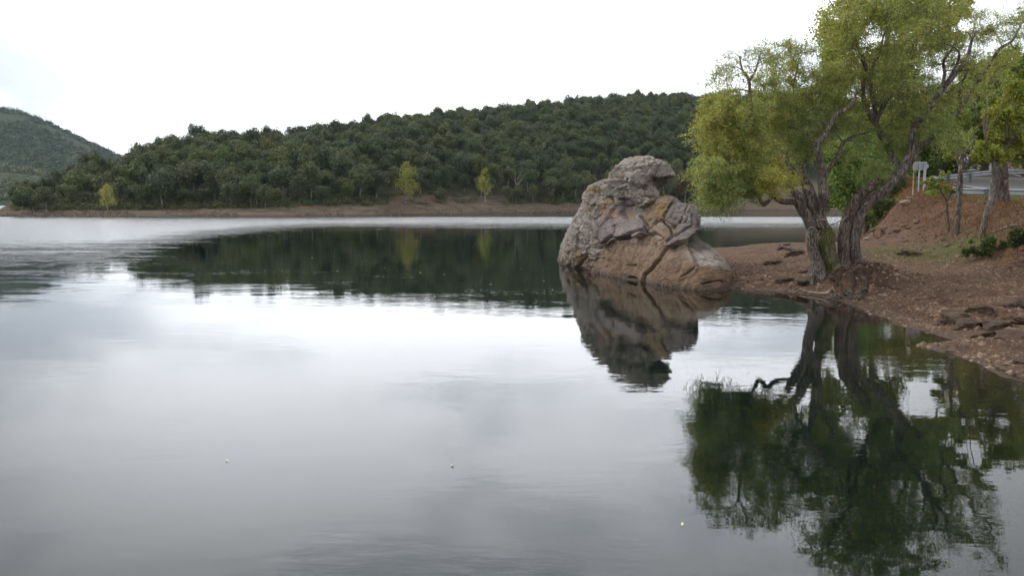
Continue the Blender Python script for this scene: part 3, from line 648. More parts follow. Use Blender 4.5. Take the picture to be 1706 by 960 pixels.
# ------------------------------------------------------------------ the big rock
def make_rock():
    LZ = [(-1.2, 915, 42), (0, 930, 40), (.65, 935, 39), (1.36, 945, 37.5), (1.88, 955, 36.5), (2.38, 967, 35.5), (2.86, 973, 35), (3.2, 982, 34.5), (3.36, 998, 34), (3.44, 1013, 33.8), (3.64, 1018, 33.5), (3.83, 1027, 33), (4.05, 1039, 33), (4.17, 1050, 33), (4.23, 1062, 33)]
    RZ = [(-1.2, 1240, 28.5), (0, 1212, 28.9), (.37, 1213, 28.9), (.66, 1206, 29), (.93, 1196, 29.3), (1.16, 1183, 29.8), (1.25, 1172, 30), (1.46, 1164, 30.2), (1.7, 1163, 30.6), (1.99, 1164, 31), (2.35, 1159, 31.3), (2.47, 1150, 31.4), (2.56, 1133, 31.5), (2.74, 1125, 31.6), (2.84, 1102, 31.8), (2.95, 1098, 32), (3.12, 1110, 32), (3.3, 1117, 32), (3.5, 1118, 32.2), (3.66, 1112, 32.4), (3.85, 1100, 32.6), (4.05, 1091, 32.8), (4.17, 1082, 33), (4.23, 1070, 33)]
    nz, na = 330, 420
    z = np.concatenate([np.linspace(-1.2, 0, 30, endpoint=False), np.linspace(0, 4.23, nz-30)])
    L = np.array(LZ); Rr = np.array(RZ)
    lp = np.interp(z, L[:, 0], L[:, 1]); ld = np.interp(z, L[:, 0], L[:, 2]); rp = np.interp(z, Rr[:, 0], Rr[:, 1]); rd = np.interp(z, Rr[:, 0], Rr[:, 2])
    th = np.linspace(0, 2*np.pi, na, endpoint=False)
    TH, ZI = np.meshgrid(th, np.arange(len(z)))
    u = 0.5-0.5*np.cos(TH); Z = z[ZI]
    zz = np.clip(Z, 0, 4.3)
    # front bulge profile: wide flat lower face, receding plates, head overhanging
    bf = np.interp(zz, [0, 0.6, 1.1, 1.5, 2.0, 2.5, 2.8, 3.0, 3.5, 4.0, 4.23], [5.3, 4.9, 4.35, 3.9, 3.3, 2.6, 2.05, 1.95, 2.0, 1.2, 0.25])
    bb = np.interp(zz, [0, 2, 3.5, 4.23], [3.0, 2.2, 1.3, 0.25])
    sn = np.sin(TH); B = np.where(sn > 0, bf*np.abs(sn)**0.62, -bb*np.abs(sn)**0.7)
    Yb = ld[ZI]+(rd[ZI]-ld[ZI])*u
    Y = Yb - B
    pxv = lp[ZI]+(rp[ZI]-lp[ZI])*u
    X = (pxv-853)/F_PX*Y
    P = np.stack([X, Y, Z], -1)
    # normals
    dA = np.roll(P, -1, 1)-np.roll(P, 1, 1); dZ = np.gradient(P, axis=0); Nn = unit(np.cross(dA, dZ))
    c = P.mean((0, 1)); sgn = np.sign(((P-np.array([X.mean(), Y.mean(), 0]))*Nn*np.array([1, 1, 0])).sum(-1).mean()); Nn = Nn*sgn
    py = HOR + (H-Z)/Y*F_PX
    front = (sn > -0.15)
    # facets
    GR = [ # seeds, offset, tiltx, tilty, rough, colour
      ([(948, 400), (955, 435), (975, 375), (985, 345), (968, 410)], .0, .1, .1, 1.0, 0), ([(1005, 315), (990, 330), (1003, 350)], .10, -.1, .1, 1.1, 0), ([(988, 395), (990, 418)], .06, .1, .2, .9, 0),
      ([(1033, 300), (1045, 282), (1062, 280), (1078, 272), (1050, 312), (1060, 300), (1100, 284), (1090, 277)], .16, .1, -.1, 1.1, 0), ([(1098, 306), (1108, 312)], -.30, -.2, .4, .9, 2), ([(1066, 326), (1080, 318)], .10, .0, .3, 1.2, 0),
      ([(1018, 362), (1012, 385), (1022, 345)], .16, -.3, .15, .25, 3), ([(1042, 346), (1052, 350)], -.14, .2, .1, .4, 3), ([(1050, 378), (1062, 370), (1040, 388)], .24, .2, .3, .2, 3), ([(1096, 352), (1105, 340), (1088, 360)], .10, .25, .15, .3, 4), ([(1128, 345), (1122, 362), (1135, 360)], .08, .1, .25, .5, 3), ([(1152, 358), (1150, 372)], .14, -.1, -.1, .7, 3),
      ([(1103, 379), (1112, 388)], .14, -.3, .3, .4, 4), ([(1133, 390), (1122, 394), (1143, 384)], .30, .15, .4, .15, 3), ([(1165, 396), (1172, 404)], -.20, .1, .2, .7, 2), ([(1045, 425), (1015, 432), (1075, 430), (1040, 405), (1100, 405), (1095, 440), (1070, 450), (1020, 452), (1125, 435), (1150, 455), (1120, 460), (1180, 460), (1145, 425), (1195, 462)], .20, .03, .25, .26, 1),
      ([(1160, 418), (1185, 432), (1175, 424), (1198, 440)], .0, .25, .45, .5, 5), ([(978, 432), (970, 445)], -.10, .2, .1, .7, 1)]
    wx = pxv + 9*fbm(P*1.3, 4, 51, .6); wy = py + 9*fbm(P*1.3+9, 4, 52, .6)
    dg = []
    for g_ in GR:
        D_ = np.full(pxv.shape, 1e9)
        for (a_, b_) in g_[0]: D_ = np.minimum(D_, np.hypot(wx-a_, (wy-b_)*1.1))
        dg.append(D_)
    d = np.stack(dg, -1)
    S = np.array([[np.mean([q[0] for q in g_[0]]), np.mean([q[1] for q in g_[0]])]+list(g_[1:]) for g_ in GR])
    order = np.argsort(d, -1); i1 = order[..., 0]; i2 = order[..., 1]
    d1 = np.take_along_axis(d, i1[..., None], -1)[..., 0]; d2 = np.take_along_axis(d, i2[..., None], -1)[..., 0]
    fr = S[i1]; dx = (pxv-fr[..., 0])/100; dy = (py-fr[..., 1])/100
    off = fr[..., 2]+fr[..., 3]*dx*1.5+fr[..., 4]*dy*1.5
    rough = fr[..., 5]
    edge = np.clip((d2-d1)/3.5, 0, 1)
    # blend to a soft value near edges so walls do not fold
    disp = off*sst(0, .6, edge)*1.0
    disp -= 0.07*(1-edge)**2*np.clip(0.5+2.2*fbm(P*1.6+3, 3, 54), 0, 1)
    def facets(Pq, sc, seed):
        Q = Pq*sc; I = np.floor(Q).astype(np.int64); best = np.full(Q.shape[:-1], 1e9); sec = best.copy(); val = np.zeros(Q.shape[:-1])
        def hh(I_, k):
            n = I_[..., 0]*73856093 ^ I_[..., 1]*19349663 ^ I_[..., 2]*83492791 ^ (seed*7919+k*104729); n = (n ^ (n >> 13))*1274126177 & 0xffffffff; n = n ^ (n >> 16); return (n & 0xffff)/65535.0
        for a in (-1, 0, 1):
            for b in (-1, 0, 1):
                for c_ in (-1, 0, 1):
                    J = I+np.array([a, b, c_]); C_ = J+np.stack([hh(J, 1), hh(J, 2), hh(J, 3)], -1); dv = Q-C_; dd = (dv**2).sum(-1)
                    v = (dv*(np.stack([hh(J, 4), hh(J, 5), hh(J, 6)], -1)*2-1)).sum(-1)+(hh(J, 7)-.5)*.9
                    m_ = dd < best; sec = np.where(m_, best, np.minimum(sec, dd)); val = np.where(m_, v, val); best = np.where(m_, dd, best)
        return val, np.sqrt(sec)-np.sqrt(best)
    wP = P + 0.12*np.stack([fbm(P*2.2, 3, 201), fbm(P*2.2+7, 3, 202), fbm(P*2.2+15, 3, 203)], -1)
    v1, e1 = facets(wP*np.array([1, .6, .8]), 1.5, 1); v2, e2 = facets(wP*np.array([1.0, .6, .7]), 4.2, 2); v3, e3 = facets(wP*np.array([1, 1, .8]), 10.0, 3)
    disp = disp + rough*(0.13*v1+0.055*v2+0.018*v3) + 0.012*v2 - rough*(0.06*np.exp(-e1/.05)+0.035*np.exp(-e2/.07))
    def crack(pts, w, dep):
        D = np.full(pxv.shape, 1e9); wx2 = pxv+1.4*fbm(P*4, 3, 61); wy2 = py+1.4*fbm(P*4+5, 3, 62)
        for a, b in zip(pts[:-1], pts[1:]): D = np.minimum(D, seg_dist(wx2, wy2, np.array(a, float), np.array(b, float)))
        return -dep*np.exp(-(D/w)**2)*front
    CR = [([(1123, 404), (1112, 418), (1105, 433), (1094, 449), (1086, 458), (1086, 480)], 2.0, .60), ([(1000, 414), (1012, 404), (1024, 393), (1030, 398), (1046, 397), (1058, 392), (1083, 387)], 1.8, .30),
          ([(1083, 387), (1094, 371), (1103, 368), (1116, 380), (1125, 402), (1149, 379)], 1.5, .26), ([(1122, 380), (1132, 374), (1136, 363)], 1.4, .2), ([(1040, 340), (1056, 338), (1069, 341), (1080, 332), (1092, 326)], 2.5, .35),
          ([(1020, 330), (1026, 345), (1020, 360), (1006, 380), (1003, 412)], 1.6, .2), ([(960, 446), (966, 436), (982, 424), (986, 410)], 1.5, .22), ([(1055, 441), (1070, 441)], 1.0, .1), ([(1060, 462), (1073, 463)], 1.6, .2),
          ([(1150, 462), (1165, 445)], 1.2, .15), ([(1176, 476), (1190, 468), (1195, 470)], 1.2, .15), ([(1150, 360), (1153, 380)], 1.6, .25), ([(975, 340), (985, 345), (978, 375)], 1.5, .16)]
    for p_, w_, d_ in CR: disp = disp + crack(p_, w_, d_)
    q = P*np.array([1, 1, 1.0])
    rid = 1-2*np.abs(fbm(q*1.7, 5, 71, 0.55)); rid2 = 1-2*np.abs(fbm(q*np.array([4.5, 4.5, 2.2]), 4, 72, 0.6))
    rid3 = 1-2*np.abs(fbm(q*np.array([9, 9, 5.0]), 3, 74, 0.6))
    disp = disp + rough*(0.13*(rid-0.6)+0.09*(rid2-0.5)+0.06*(rid3-0.5)) + 0.035*fbm(q*9, 4, 73)*np.clip(rough+0.25, 0, 1)
    strat = np.sin((Z*1.0+X*0.35+0.5*fbm(q*0.9, 3, 75))*16)*0.03*np.clip(rough*1.3-0.2, 0, 1); disp = disp+strat
    # mouth under the head
    mouth = np.exp(-(((pxv-1096)/15)**2+((py-303)/11)**2)); disp = disp-0.85*mouth*front
    brow = np.exp(-(((pxv-1092)/20)**2+((py-284)/6)**2)); disp = disp+0.25*brow*front
    keepz = sst(-1.2, -0.8, Z); capz = 1-0.7*sst(4.0, 4.23, Z)
    hd = np.abs(np.cos(TH))**6*0.6; 
    disp = disp*capz*keepz*(1-hd)
    P2 = P+Nn*disp[..., None]*np.array([1, 1, 0.55])
    # colour
    base = np.array([(0.40, 0.35, 0.295), (0.27, 0.185, 0.12), (0.15, 0.135, 0.11), (0.26, 0.22, 0.205), (0.26, 0.185, 0.115), (0.45, 0.38, 0.32)])
    ci = fr[..., 6].astype(int); Cc = base[ci]
    nb = base[S[i2][..., 6].astype(int)]; bl = (0.5*np.exp(-(d2-d1)/6))[..., None]; Cc = Cc*(1-bl)+nb*bl
    lowb = sst(1.0, 0.0, Z + 0.25*fbm(P*0.8, 3, 81))[..., None] if False else (1-sst(0.1, 1.3, Z+0.4*fbm(P*0.8, 3, 81)))[..., None]
    Cc = Cc*(1-0.6*lowb)+np.array([0.20, 0.118, 0.066])*0.6*lowb
    def spot(px_, py_, sx, sy, col, a):
        nonlocal Cc
        w = (np.exp(-(((pxv-px_)/sx)**2+((py-py_)/sy)**2))*front*(0.55+0.8*np.clip(fbm(P*3, 3, 91)+0.3, 0, 1)))[..., None]*a; w = np.clip(w, 0, 1)
        Cc = Cc*(1-w)+np.array(col)*w
    OR = (0.42, 0.17, 0.035); OC = (0.34, 0.22, 0.06); PL = (0.50, 0.45, 0.40)
    for s in ((1023, 359, 8, 7, OR), (1046, 362, 5, 7, OR), (1041, 295, 4, 6, OR), (1017, 334, 12, 6, OC), (1008, 350, 5, 10, OR), (1100, 350, 10, 14, OC), (1115, 395, 10, 5, OC), (990, 318, 18, 4, OC), (976, 349, 7, 3, OC), (1176, 455, 6, 4, OC), (960, 425, 8, 10, OC)):
        spot(*s, 0.95)
    for s in ((978, 365, 16, 14, PL), (968, 385, 8, 20, PL), (1052, 275, 18, 5, PL), (1050, 300, 8, 16, PL), (1105, 379, 8, 6, PL), (1185, 436, 16, 7, (0.62, 0.56, 0.52)), (1165, 428, 18, 8, PL), (1045, 395, 4, 14, (0.36, 0.30, 0.25)), (1100, 395, 8, 3, PL), (1085, 272, 16, 4, PL)):
        spot(*s, 0.75)
    lich = np.clip(fbm(P*2.4, 4, 95)*2.2-0.25, 0, 1)[..., None]*np.clip(rough, 0, 1)[..., None]*0.6; Cc = Cc*(1-lich)+np.array([0.52, 0.48, 0.42])*lich
    Cc = Cc*(1+0.40*fbm(P*np.array([5, 5, 1.6]), 4, 97)+0.45*fbm(P*14, 3, 98))[..., None]
    cav = np.clip(1-0.0*disp, 0.4, 1)[..., None]; Cc = np.clip(Cc*cav, 0.02, 0.9)
    V = P2.reshape(-1, 3); F = grid_faces(len(z), na, True)
    V = np.vstack([V, [V[-na:].mean(0)+np.array([0, 0, 0.02])]]); tint = np.vstack([Cc.reshape(-1, 3), Cc[-1].mean(0)[None]])
    k = len(V)-1; b0 = (len(z)-1)*na; j = np.arange(0, na, 2)
    Fc = np.stack([b0+j, b0+(j+1) % na, b0+(j+2) % na, np.full(len(j), k)], -1)
    F = np.vstack([F, Fc])
    if sgn > 0: pass
    return np_mesh('rock', V, F[:, ::-1] if sgn < 0 else F, smooth=False, tint=tint)
def rock_material(name, tint=True, col=(0.2, 0.16, 0.13), bs=0.05):
    m, t = mat_new(name); g = G(t); pos = g.n('ShaderNodeNewGeometry').outputs['Position']
    if tint: c = g.n('ShaderNodeAttribute', attribute_name='tint').outputs['Color']
    else: c = g.mix(g.ramp(g.noise(pos, 2.5, 5), 0.3, 0.7), [x*0.7 for x in col], [x*1.3 for x in col])
    f = g.noise(pos, 7, 8, 0.68); f2 = g.noise(pos, 38, 5, 0.65)
    c = g.mix(g.ramp(f2, 0.3, 0.7, 0.35, 0), c, (0.05, 0.04, 0.035)); c = g.mix(g.ramp(f, 0.56, 0.72, 0, 0.4), c, (0.42, 0.38, 0.33))
    z = g.n('ShaderNodeSeparateXYZ', {0: pos}).outputs[2]
    wet = g.ramp(g.m('ADD', z, g.m('MULTIPLY', g.m('SUBTRACT', f, 0.5), 0.25)), 0.04, 0.20, 1, 0); c = g.mix(g.m('MULTIPLY', wet, 0.7), c, (0.05, 0.032, 0.02))
    b = g.n('ShaderNodeBsdfPrincipled', {'Base Color': c, 'Roughness': g.m('SUBTRACT', 0.88, g.m('MULTIPLY', wet, 0.4)), 'Specular IOR Level': 0.3, 'Normal': g.bump(g.m('ADD', f, g.m('MULTIPLY', f2, 0.3)), 0.9, bs*1.4)})
    g.n('ShaderNodeOutputMaterial', {0: b.outputs[0]}); return m
M_ROCK = rock_material('rock_surface', bs=0.10)
M_STONE = rock_material('stone_surface', False, (0.17, 0.115, 0.078), 0.03)
M_SLAB = rock_material('slab_surface', False, (0.095, 0.060, 0.038), 0.05)
M_PALE = rock_material('pale_stone', False, (0.30, 0.225, 0.16), 0.02)
rk = make_rock()
tag(link('rock', rk, M_ROCK), 'huge weathered grey-brown rock with overhanging head standing in the lake', 'rock')

# ------------------------------------------------------------------ willow
YT = 25.5; PXM = YT/F_PX
def pth(pts):                             # (px, py, depth offset, radius px)
    return [tuple(at(a, b, YT+d))+(r_*PXM,) for a, b, d, r_ in pts]
willow = thing('willow_tree', 'old multi-stemmed willow leaning over the shore beside the rock', 'tree', at(1400, 447, YT))
wloc = np.array(willow.location)
ALL = []                                  # all limb nodes for twig attachment
def limb(name, pts, mat, sides=14, rough=0.16, seed=0, per=8, reg=True):
    P = smooth_path(pth(pts), per)
    if rough > 0 and len(P) > 6:
        amp = P[:, 3:4]*0.28; P[:, :3] += amp*np.stack([vnoise(P[:, :3]*2.3+k*7.7+seed) for k in range(3)], -1)
    if reg: ALL.extend([tuple(p) for p in P])
    Q = P.copy(); Q[:, :3] -= wloc
    tb = Tubes(); tb.add(Q, sides, rough, seed)
    return link(name, tb.mesh(name), mat, willow)
limb('trunk', [(1363, 488, .1, 18), (1363, 465, 0, 16), (1360, 448, 0, 12.5), (1356, 428, 0, 9), (1352, 402, 0, 8.5), (1350, 380, 0, 8.5), (1342, 360, .0, 8.5), (1334, 345, .0, 9), (1330, 330, 0, 9), (1322, 315, 0, 5)], M_BARK, 26, .22, 1, 10)
limb('trunk', [(1396, 466, 0, 18), (1389, 447, .1, 14.5), (1384, 428, .1, 13), (1378, 402, .1, 13), (1371, 378, .1, 11), (1366, 362, .1, 9.5), (1362, 350, .1, 8)], M_BARK_MOSS, 26, .20, 2, 10)
limb('trunk', [(1414, 470, -.1, 20), (1409, 447, 0, 12.5), (1406, 424, 0, 9.5), (1404, 400, 0, 8.8), (1406, 380, 0, 8.8), (1411, 361, 0, 8.6), (1421, 343, -.1, 8.4), (1435, 325, -.2, 8.2), (1448, 311, -.3, 7.2), (1459, 300, -.35, 6), (1464, 296, -.4, 3.5)], M_BARK_RED, 26, .34, 3, 10)
limb('trunk', [(1436, 472, .1, 24), (1430, 448, .1, 13.5), (1424, 424, .1, 9.5), (1422, 398, .1, 9), (1426, 372, .1, 9.6), (1437, 348, .1, 9.4), (1455, 332, .1, 9), (1475, 317, .1, 8.5), (1493, 296, .1, 8), (1509, 276, .1, 7.5), (1519, 262, .1, 7)], M_BARK, 26, .18, 4, 10)
limb('limb', [(1364, 380, .05, 7), (1359, 360, .05, 9.5), (1354, 338, .1, 10.5), (1347, 318, .2, 9.5), (1336, 298, .3, 7.5), (1318, 280, .3, 6), (1304, 270, .2, 5), (1290, 255, 0, 4), (1272, 236, -.3, 3.4), (1258, 212, -.5, 3)], M_BARK, 18, .2, 5)
limb('limb', [(1369, 374, .0, 8), (1367, 352, 0, 9), (1371, 334, -.1, 9), (1372, 318, -.2, 7.6), (1369, 292, -.2, 6.6), (1365, 265, -.3, 5.6), (1360, 240, -.4, 5.2), (1372, 228, -.4, 4.6), (1384, 206, -.4, 4), (1396, 189, -.4, 3.6), (1412, 179, -.4, 3), (1424, 162, -.4, 2.2), (1428, 146, -.4, 1)], M_BARK, 18, .2, 6)
limb('limb', [(1372, 302, -.1, 4.4), (1380, 284, .1, 3.7), (1395, 261, .3, 3.3), (1405, 237, .5, 3.0), (1424, 226, .7, 2.2), (1448, 220, .9, 1.5)], M_BARK, 10, .1, 7)
limb('limb', [(1335, 340, 0, 5.9), (1322, 337, 0, 5.2), (1306, 337, -.1, 5.2), (1296, 333, -.2, 4.4), (1288, 326, -.3, 4.1), (1279, 337, -.4, 3.7), (1271, 341, -.5, 3.3), (1264, 328, -.6, 3.0), (1254, 313, -.8, 2.6), (1235, 305, -1, 2.2), (1210, 300, -1.2, 1.5)], M_BARK, 12, .15, 8)
limb('limb', [(1519, 268, .1, 6.7), (1522, 240, .1, 5.9), (1521, 217, .1, 5.5), (1532, 199, .1, 5.2), (1550, 177, 0, 4.8), (1570, 148, 0, 4.4), (1594, 120, 0, 3.7), (1612, 96, 0, 3.3), (1618, 70, 0, 2.2), (1626, 50, 0, 1.1)], M_BARK, 14, .18, 9)
limb('limb', [(1516, 270, .3, 5.5), (1530, 248, .7, 4.8), (1548, 232, 1, 4.4), (1580, 203, 1.3, 4.1), (1601, 179, 1.4, 3.7), (1625, 141, 1.5, 3.7), (1649, 107, 1.5, 3.3), (1665, 82, 1.5, 3.0), (1688, 66, 1.5, 1.9), (1700, 40, 1.5, 1.1)], M_BARK, 12, .15, 10)
limb('limb', [(1500, 288, .3, 5.9), (1488, 262, .7, 5.5), (1477, 238, .9, 5.5), (1465, 220, .9, 5.2), (1457, 203, .9, 4.8), (1446, 185, .9, 4.1), (1439, 165, .9, 3.7), (1438, 137, .8, 3.7), (1444, 117, .8, 3.6), (1434, 93, .7, 3.3), (1424, 65, .6, 3.0), (1409, 41, .5, 2.2), (1395, 22, .4, 1.5), (1382, 0, .3, 0.9)], M_BARK, 12, .18, 11)
limb('limb', [(1458, 205, .9, 4.1), (1459, 190, .9, 3.7), (1452, 155, 1, 3.3), (1452, 118, 1.1, 3.1), (1464, 90, 1.2, 2.2), (1472, 60, 1.3, 1.6), (1490, 20, 1.4, 1.1), (1500, -30, 1.5, 0.7)], M_BARK, 10, .15, 12)
limb('limb', [(1457, 204, .9, 4.1), (1466, 188, .8, 4.1), (1477, 167, .7, 3.7), (1485, 160, .7, 3.0)], M_BARK, 10, .2, 13)
limb('limb', [(1547, 180, 0, 3.3), (1539, 153, -.3, 3.0), (1525, 135, -.5, 2.6), (1519, 112, -.7, 1.9), (1524, 80, -.9, 1.3), (1540, 48, -1, 1.0), (1546, 5, -1, 0.7)], M_BARK, 9, .12, 14)
limb('limb', [(1569, 150, 0, 3.0), (1574, 122, .3, 2.7), (1573, 100, .5, 2.2), (1590, 75, .6, 1.9), (1598, 50, .7, 1.1)], M_BARK, 9, .12, 15)
limb('limb', [(1571, 146, 0, 2.6), (1588, 118, -.3, 2.2), (1598, 92, -.5, 1.9), (1592, 80, -.5, 1.3), (1570, 70, -.6, 0.9)], M_BARK, 9, .12, 16)
limb('limb', [(1257, 214, -.5, 3.0), (1250, 174, -.7, 2.7), (1247, 133, -.8, 2.4), (1237, 116, -.9, 1.6), (1232, 92, -1, 0.9)], M_BARK, 9, .12, 17)
limb('limb', [(1248, 136, -.8, 1.9), (1258, 118, -.8, 1.5), (1262, 105, -.8, 1.3), (1268, 84, -.8, 0.7)], M_BARK, 8, .1, 18)
limb('limb', [(1275, 240, -.3, 2.6), (1262, 226, -.5, 2.4), (1242, 224, -.8, 2.2), (1223, 206, -1.1, 1.9), (1198, 203, -1.3, 1.5), (1175, 215, -1.5, 1.0)], M_BARK, 8, .12, 19)
limb('limb', [(1332, 292, .3, 3.7), (1342, 270, .5, 3.0), (1352, 252, .6, 2.6), (1345, 225, .8, 2.2), (1330, 190, 1, 1.9), (1322, 150, 1.1, 1.5), (1330, 110, 1.2, 1.0)], M_BARK, 9, .12, 20)
limb('limb', [(1316, 279, .3, 3.3), (1300, 250, .8, 2.6), (1290, 215, 1.2, 2.2), (1296, 175, 1.4, 1.7), (1290, 130, 1.5, 1.1)], M_BARK, 9, .12, 21)
limb('limb', [(1601, 179, 1.4, 2.7), (1598, 150, 1.2, 2.2), (1608, 125, 1, 1.5), (1622, 100, .9, 1.1)], M_BARK, 8, .12, 22)
limb('limb', [(1320, 312, -.2, 3.7), (1298, 300, -.6, 3.0), (1270, 285, -1, 2.4), (1235, 272, -1.4, 1.8), (1195, 275, -1.7, 1.2), (1165, 290, -1.9, 0.7)], M_BARK, 9, .12, 23)
# dead pale twigs at the fork
tb = Tubes()
for pts in ([(1372, 380, -.35, 1.6), (1366, 368, -.5, 1.3), (1376, 366, -.55, 1), (1381, 374, -.6, .6)], [(1362, 385, -.35, 1.6), (1352, 378, -.5, 1.2), (1345, 384, -.55, .6)], [(1378, 377, -.2, 1.3), (1392, 372, -.3, 1), (1403, 366, -.4, .7), (1412, 360, -.4, .4)], [(1364, 376, -.4, 1.4), (1361, 366, -.5, 1), (1356, 362, -.5, .6)], [(1366, 384, -.4, 1.3), (1362, 392, -.5, .8)]):
    Q = smooth_path(pth(pts), 4); Q[:, :3] -= wloc; tb.add(Q, 6)
link('dead_twigs', tb.mesh('dead_twigs'), M_DEADWOOD, willow)
# roots
rr = random.Random(5)
def root(pts, r0, mat=M_ROOT):
    P = []
    for i, (px, py) in enumerate(pts):
        g_ = gpx(px, py, 20, 30); P.append((g_.x-wloc[0], g_.y-wloc[1], g_.z-wloc[2]-r0*0.1, r0*0.62*(1-0.75*i/(len(pts)-1))))
    tb = Tubes(); tb.add(smooth_path(P, 6), 10, .2, rr.randrange(99)); link('root', tb.mesh('root'), mat, willow)
root([(1425, 452), (1445, 462), (1460, 470), (1478, 478), (1500, 484)], .20)
root([(1415, 458), (1420, 472), (1418, 484), (1408, 494)], .22)
root([(1435, 455), (1442, 472), (1440, 486), (1436, 497), (1430, 503)], .24)
root([(1372, 446), (1384, 460), (1398, 470), (1405, 484)], .16)
root([(1358, 446), (1346, 452), (1330, 455), (1312, 452)], .12)
root([(1400, 455), (1396, 470), (1388, 482), (1380, 490)], .16)
root([(1430, 440), (1452, 446), (1470, 452), (1490, 458)], .14)
tb = Tubes()
for k in range(26):                      # tangled small roots exposed at the cut bank
    px = rr.uniform(1382, 1442); py = rr.uniform(486, 500); g_ = gpx(px, py, 20, 28)
    a = rr.uniform(0, 6.28); P = []
    for i in range(5):
        a += rr.uniform(-1.3, 1.3); q = (g_.x+math.cos(a)*.10*i*.7, g_.y-0.05+math.sin(a)*.05*i, max(-.05, g_.z+.10-0.02*i+rr.uniform(-.07, .07)), .022*(1-i*.13)); P.append((q[0]-wloc[0], q[1]-wloc[1], q[2]-wloc[2], q[3]))
    tb.add(smooth_path(P, 4), 6)
tag(link('root_tangle', tb.mesh('root_tangle'), M_BARK_GREY, willow), kind='stuff')

# foliage clumps (px, py, depth, rx px, ry px, count, sparse, yellow)
CL = [(1182, 215, -1.6, 26, 42, 15, .9, .75), (1182, 290, -1.9, 24, 38, 14, 1, .3), (1192, 340, -1.6, 24, 14, 7, .8, .1), (1200, 190, -1.3, 40, 30, 20, 1, .6), (1210, 245, -1.3, 45, 35, 24, 1, .55), (1205, 305, -1.4, 42, 28, 20, 1, .2), (1176, 322, -1.6, 16, 18, 6, .7, .2),
      (1200, 335, -1.4, 18, 12, 4, .5, .2), (1200, 150, -1.2, 28, 32, 13, .45, .5), (1230, 115, -1, 42, 28, 13, .3, .4), (1262, 98, -.9, 28, 32, 8, .28, .4), (1290, 85, -.5, 30, 22, 7, .28, .4), (1245, 200, -.8, 40, 35, 20, 1, .4), (1260, 260, -.7, 40, 35, 24, 1, .55), (1250, 305, -.9, 34, 22, 15, 1, .3),
      (1284, 282, -1.4, 22, 24, 11, .9, .9), (1290, 305, -1.3, 22, 18, 11, .9, 1.15), (1250, 285, -1.2, 26, 30, 10, .9, .35), (1315, 299, -.6, 14, 10, 5, 1, 1.0), (1290, 150, .6, 40, 40, 24, .85, .35), (1310, 110, 1.1, 45, 40, 22, .6, .45), (1330, 85, 1.2, 30, 28, 9, .45, .4), (1300, 215, .6, 42, 35, 22, 1, .25),
      (1340, 160, .9, 45, 45, 26, .9, .35), (1345, 220, .8, 40, 35, 20, 1, .15), (1385, 140, .6, 40, 40, 22, .8, .4), (1400, 195, 1.0, 38, 32, 18, .9, .15), (1330, 255, .9, 30, 22, 10, .9, .1),
      (1400, 80, .4, 40, 50, 20, .7, .45), (1400, 20, .3, 35, 40, 14, .6, .5), (1445, 60, .9, 40, 50, 20, .65, .4), (1450, 0, 1, 50, 45, 18, .6, .5), (1440, 130, 1.2, 35, 40, 14, .7, .25), (1480, 120, 1.3, 35, 45, 16, .7, .3), (1490, 40, 1.3, 40, 50, 20, .7, .4),
      (1530, 20, -.9, 45, 50, 22, .75, .35), (1525, 90, -.8, 40, 45, 20, .75, .35), (1500, 170, .8, 40, 35, 14, .75, .2), (1480, 220, 1.3, 40, 30, 14, .9, .1), (1560, 215, 1.2, 40, 30, 14, .9, .1), (1540, 145, -.3, 32, 28, 9, .6, .25),
      (1580, 60, .5, 30, 30, 9, .5, .4), (1610, 100, .2, 35, 28, 9, .5, .4), (1630, 60, .8, 26, 30, 7, .45, .4), (1650, 55, 1.5, 30, 35, 10, .5, .3), (1690, 50, 1.5, 25, 35, 9, .5, .35), (1680, 100, 1.4, 30, 25, 7, .5, .35), (1600, 160, 1.3, 40, 30, 10, .6, .3), (1640, 140, 1.5, 30, 30, 8, .5, .3),
      (1460, 280, .9, 26, 20, 7, .9, .05), (1500, 245, 1.4, 36, 24, 9, 1, .05), (1420, 250, 1.2, 30, 24, 6, .7, .1), (1470, -70, 1, 60, 40, 12, .7, .4), (1560, -40, 0, 50, 40, 10, .7, .4), (1700, 0, 1.5, 30, 40, 6, .5, .4), (1540, 190, .6, 45, 35, 16, .9, .15), (1500, 130, .3, 40, 40, 14, .8, .25), (1440, 180, 1.3, 35, 30, 10, .9, .15), (1590, 220, 1.6, 45, 28, 10, .8, .2), (1560, 100, .8, 45, 40, 14, .7, .3), (1480, 10, .5, 60, 50, 16, .7, .4), (1600, 10, .8, 40, 40, 10, .6, .4)]
r2 = np.random.default_rng(21)
cen = []
for (px, py, dd, rx, ry, cnt, den, yl) in CL:
    for k in range(int(cnt*1.25)):
        v = r2.normal(size=3); v = v/np.linalg.norm(v)*r2.random()**0.4
        cen.append(tuple(at(px+v[0]*rx, py+v[1]*ry, YT+dd+v[2]*1.1))+(den, yl))
cen = np.array(cen)
nodes = np.array(ALL); nodes = nodes[nodes[:, 2] > at(1400, 345, YT).z - 0.2]
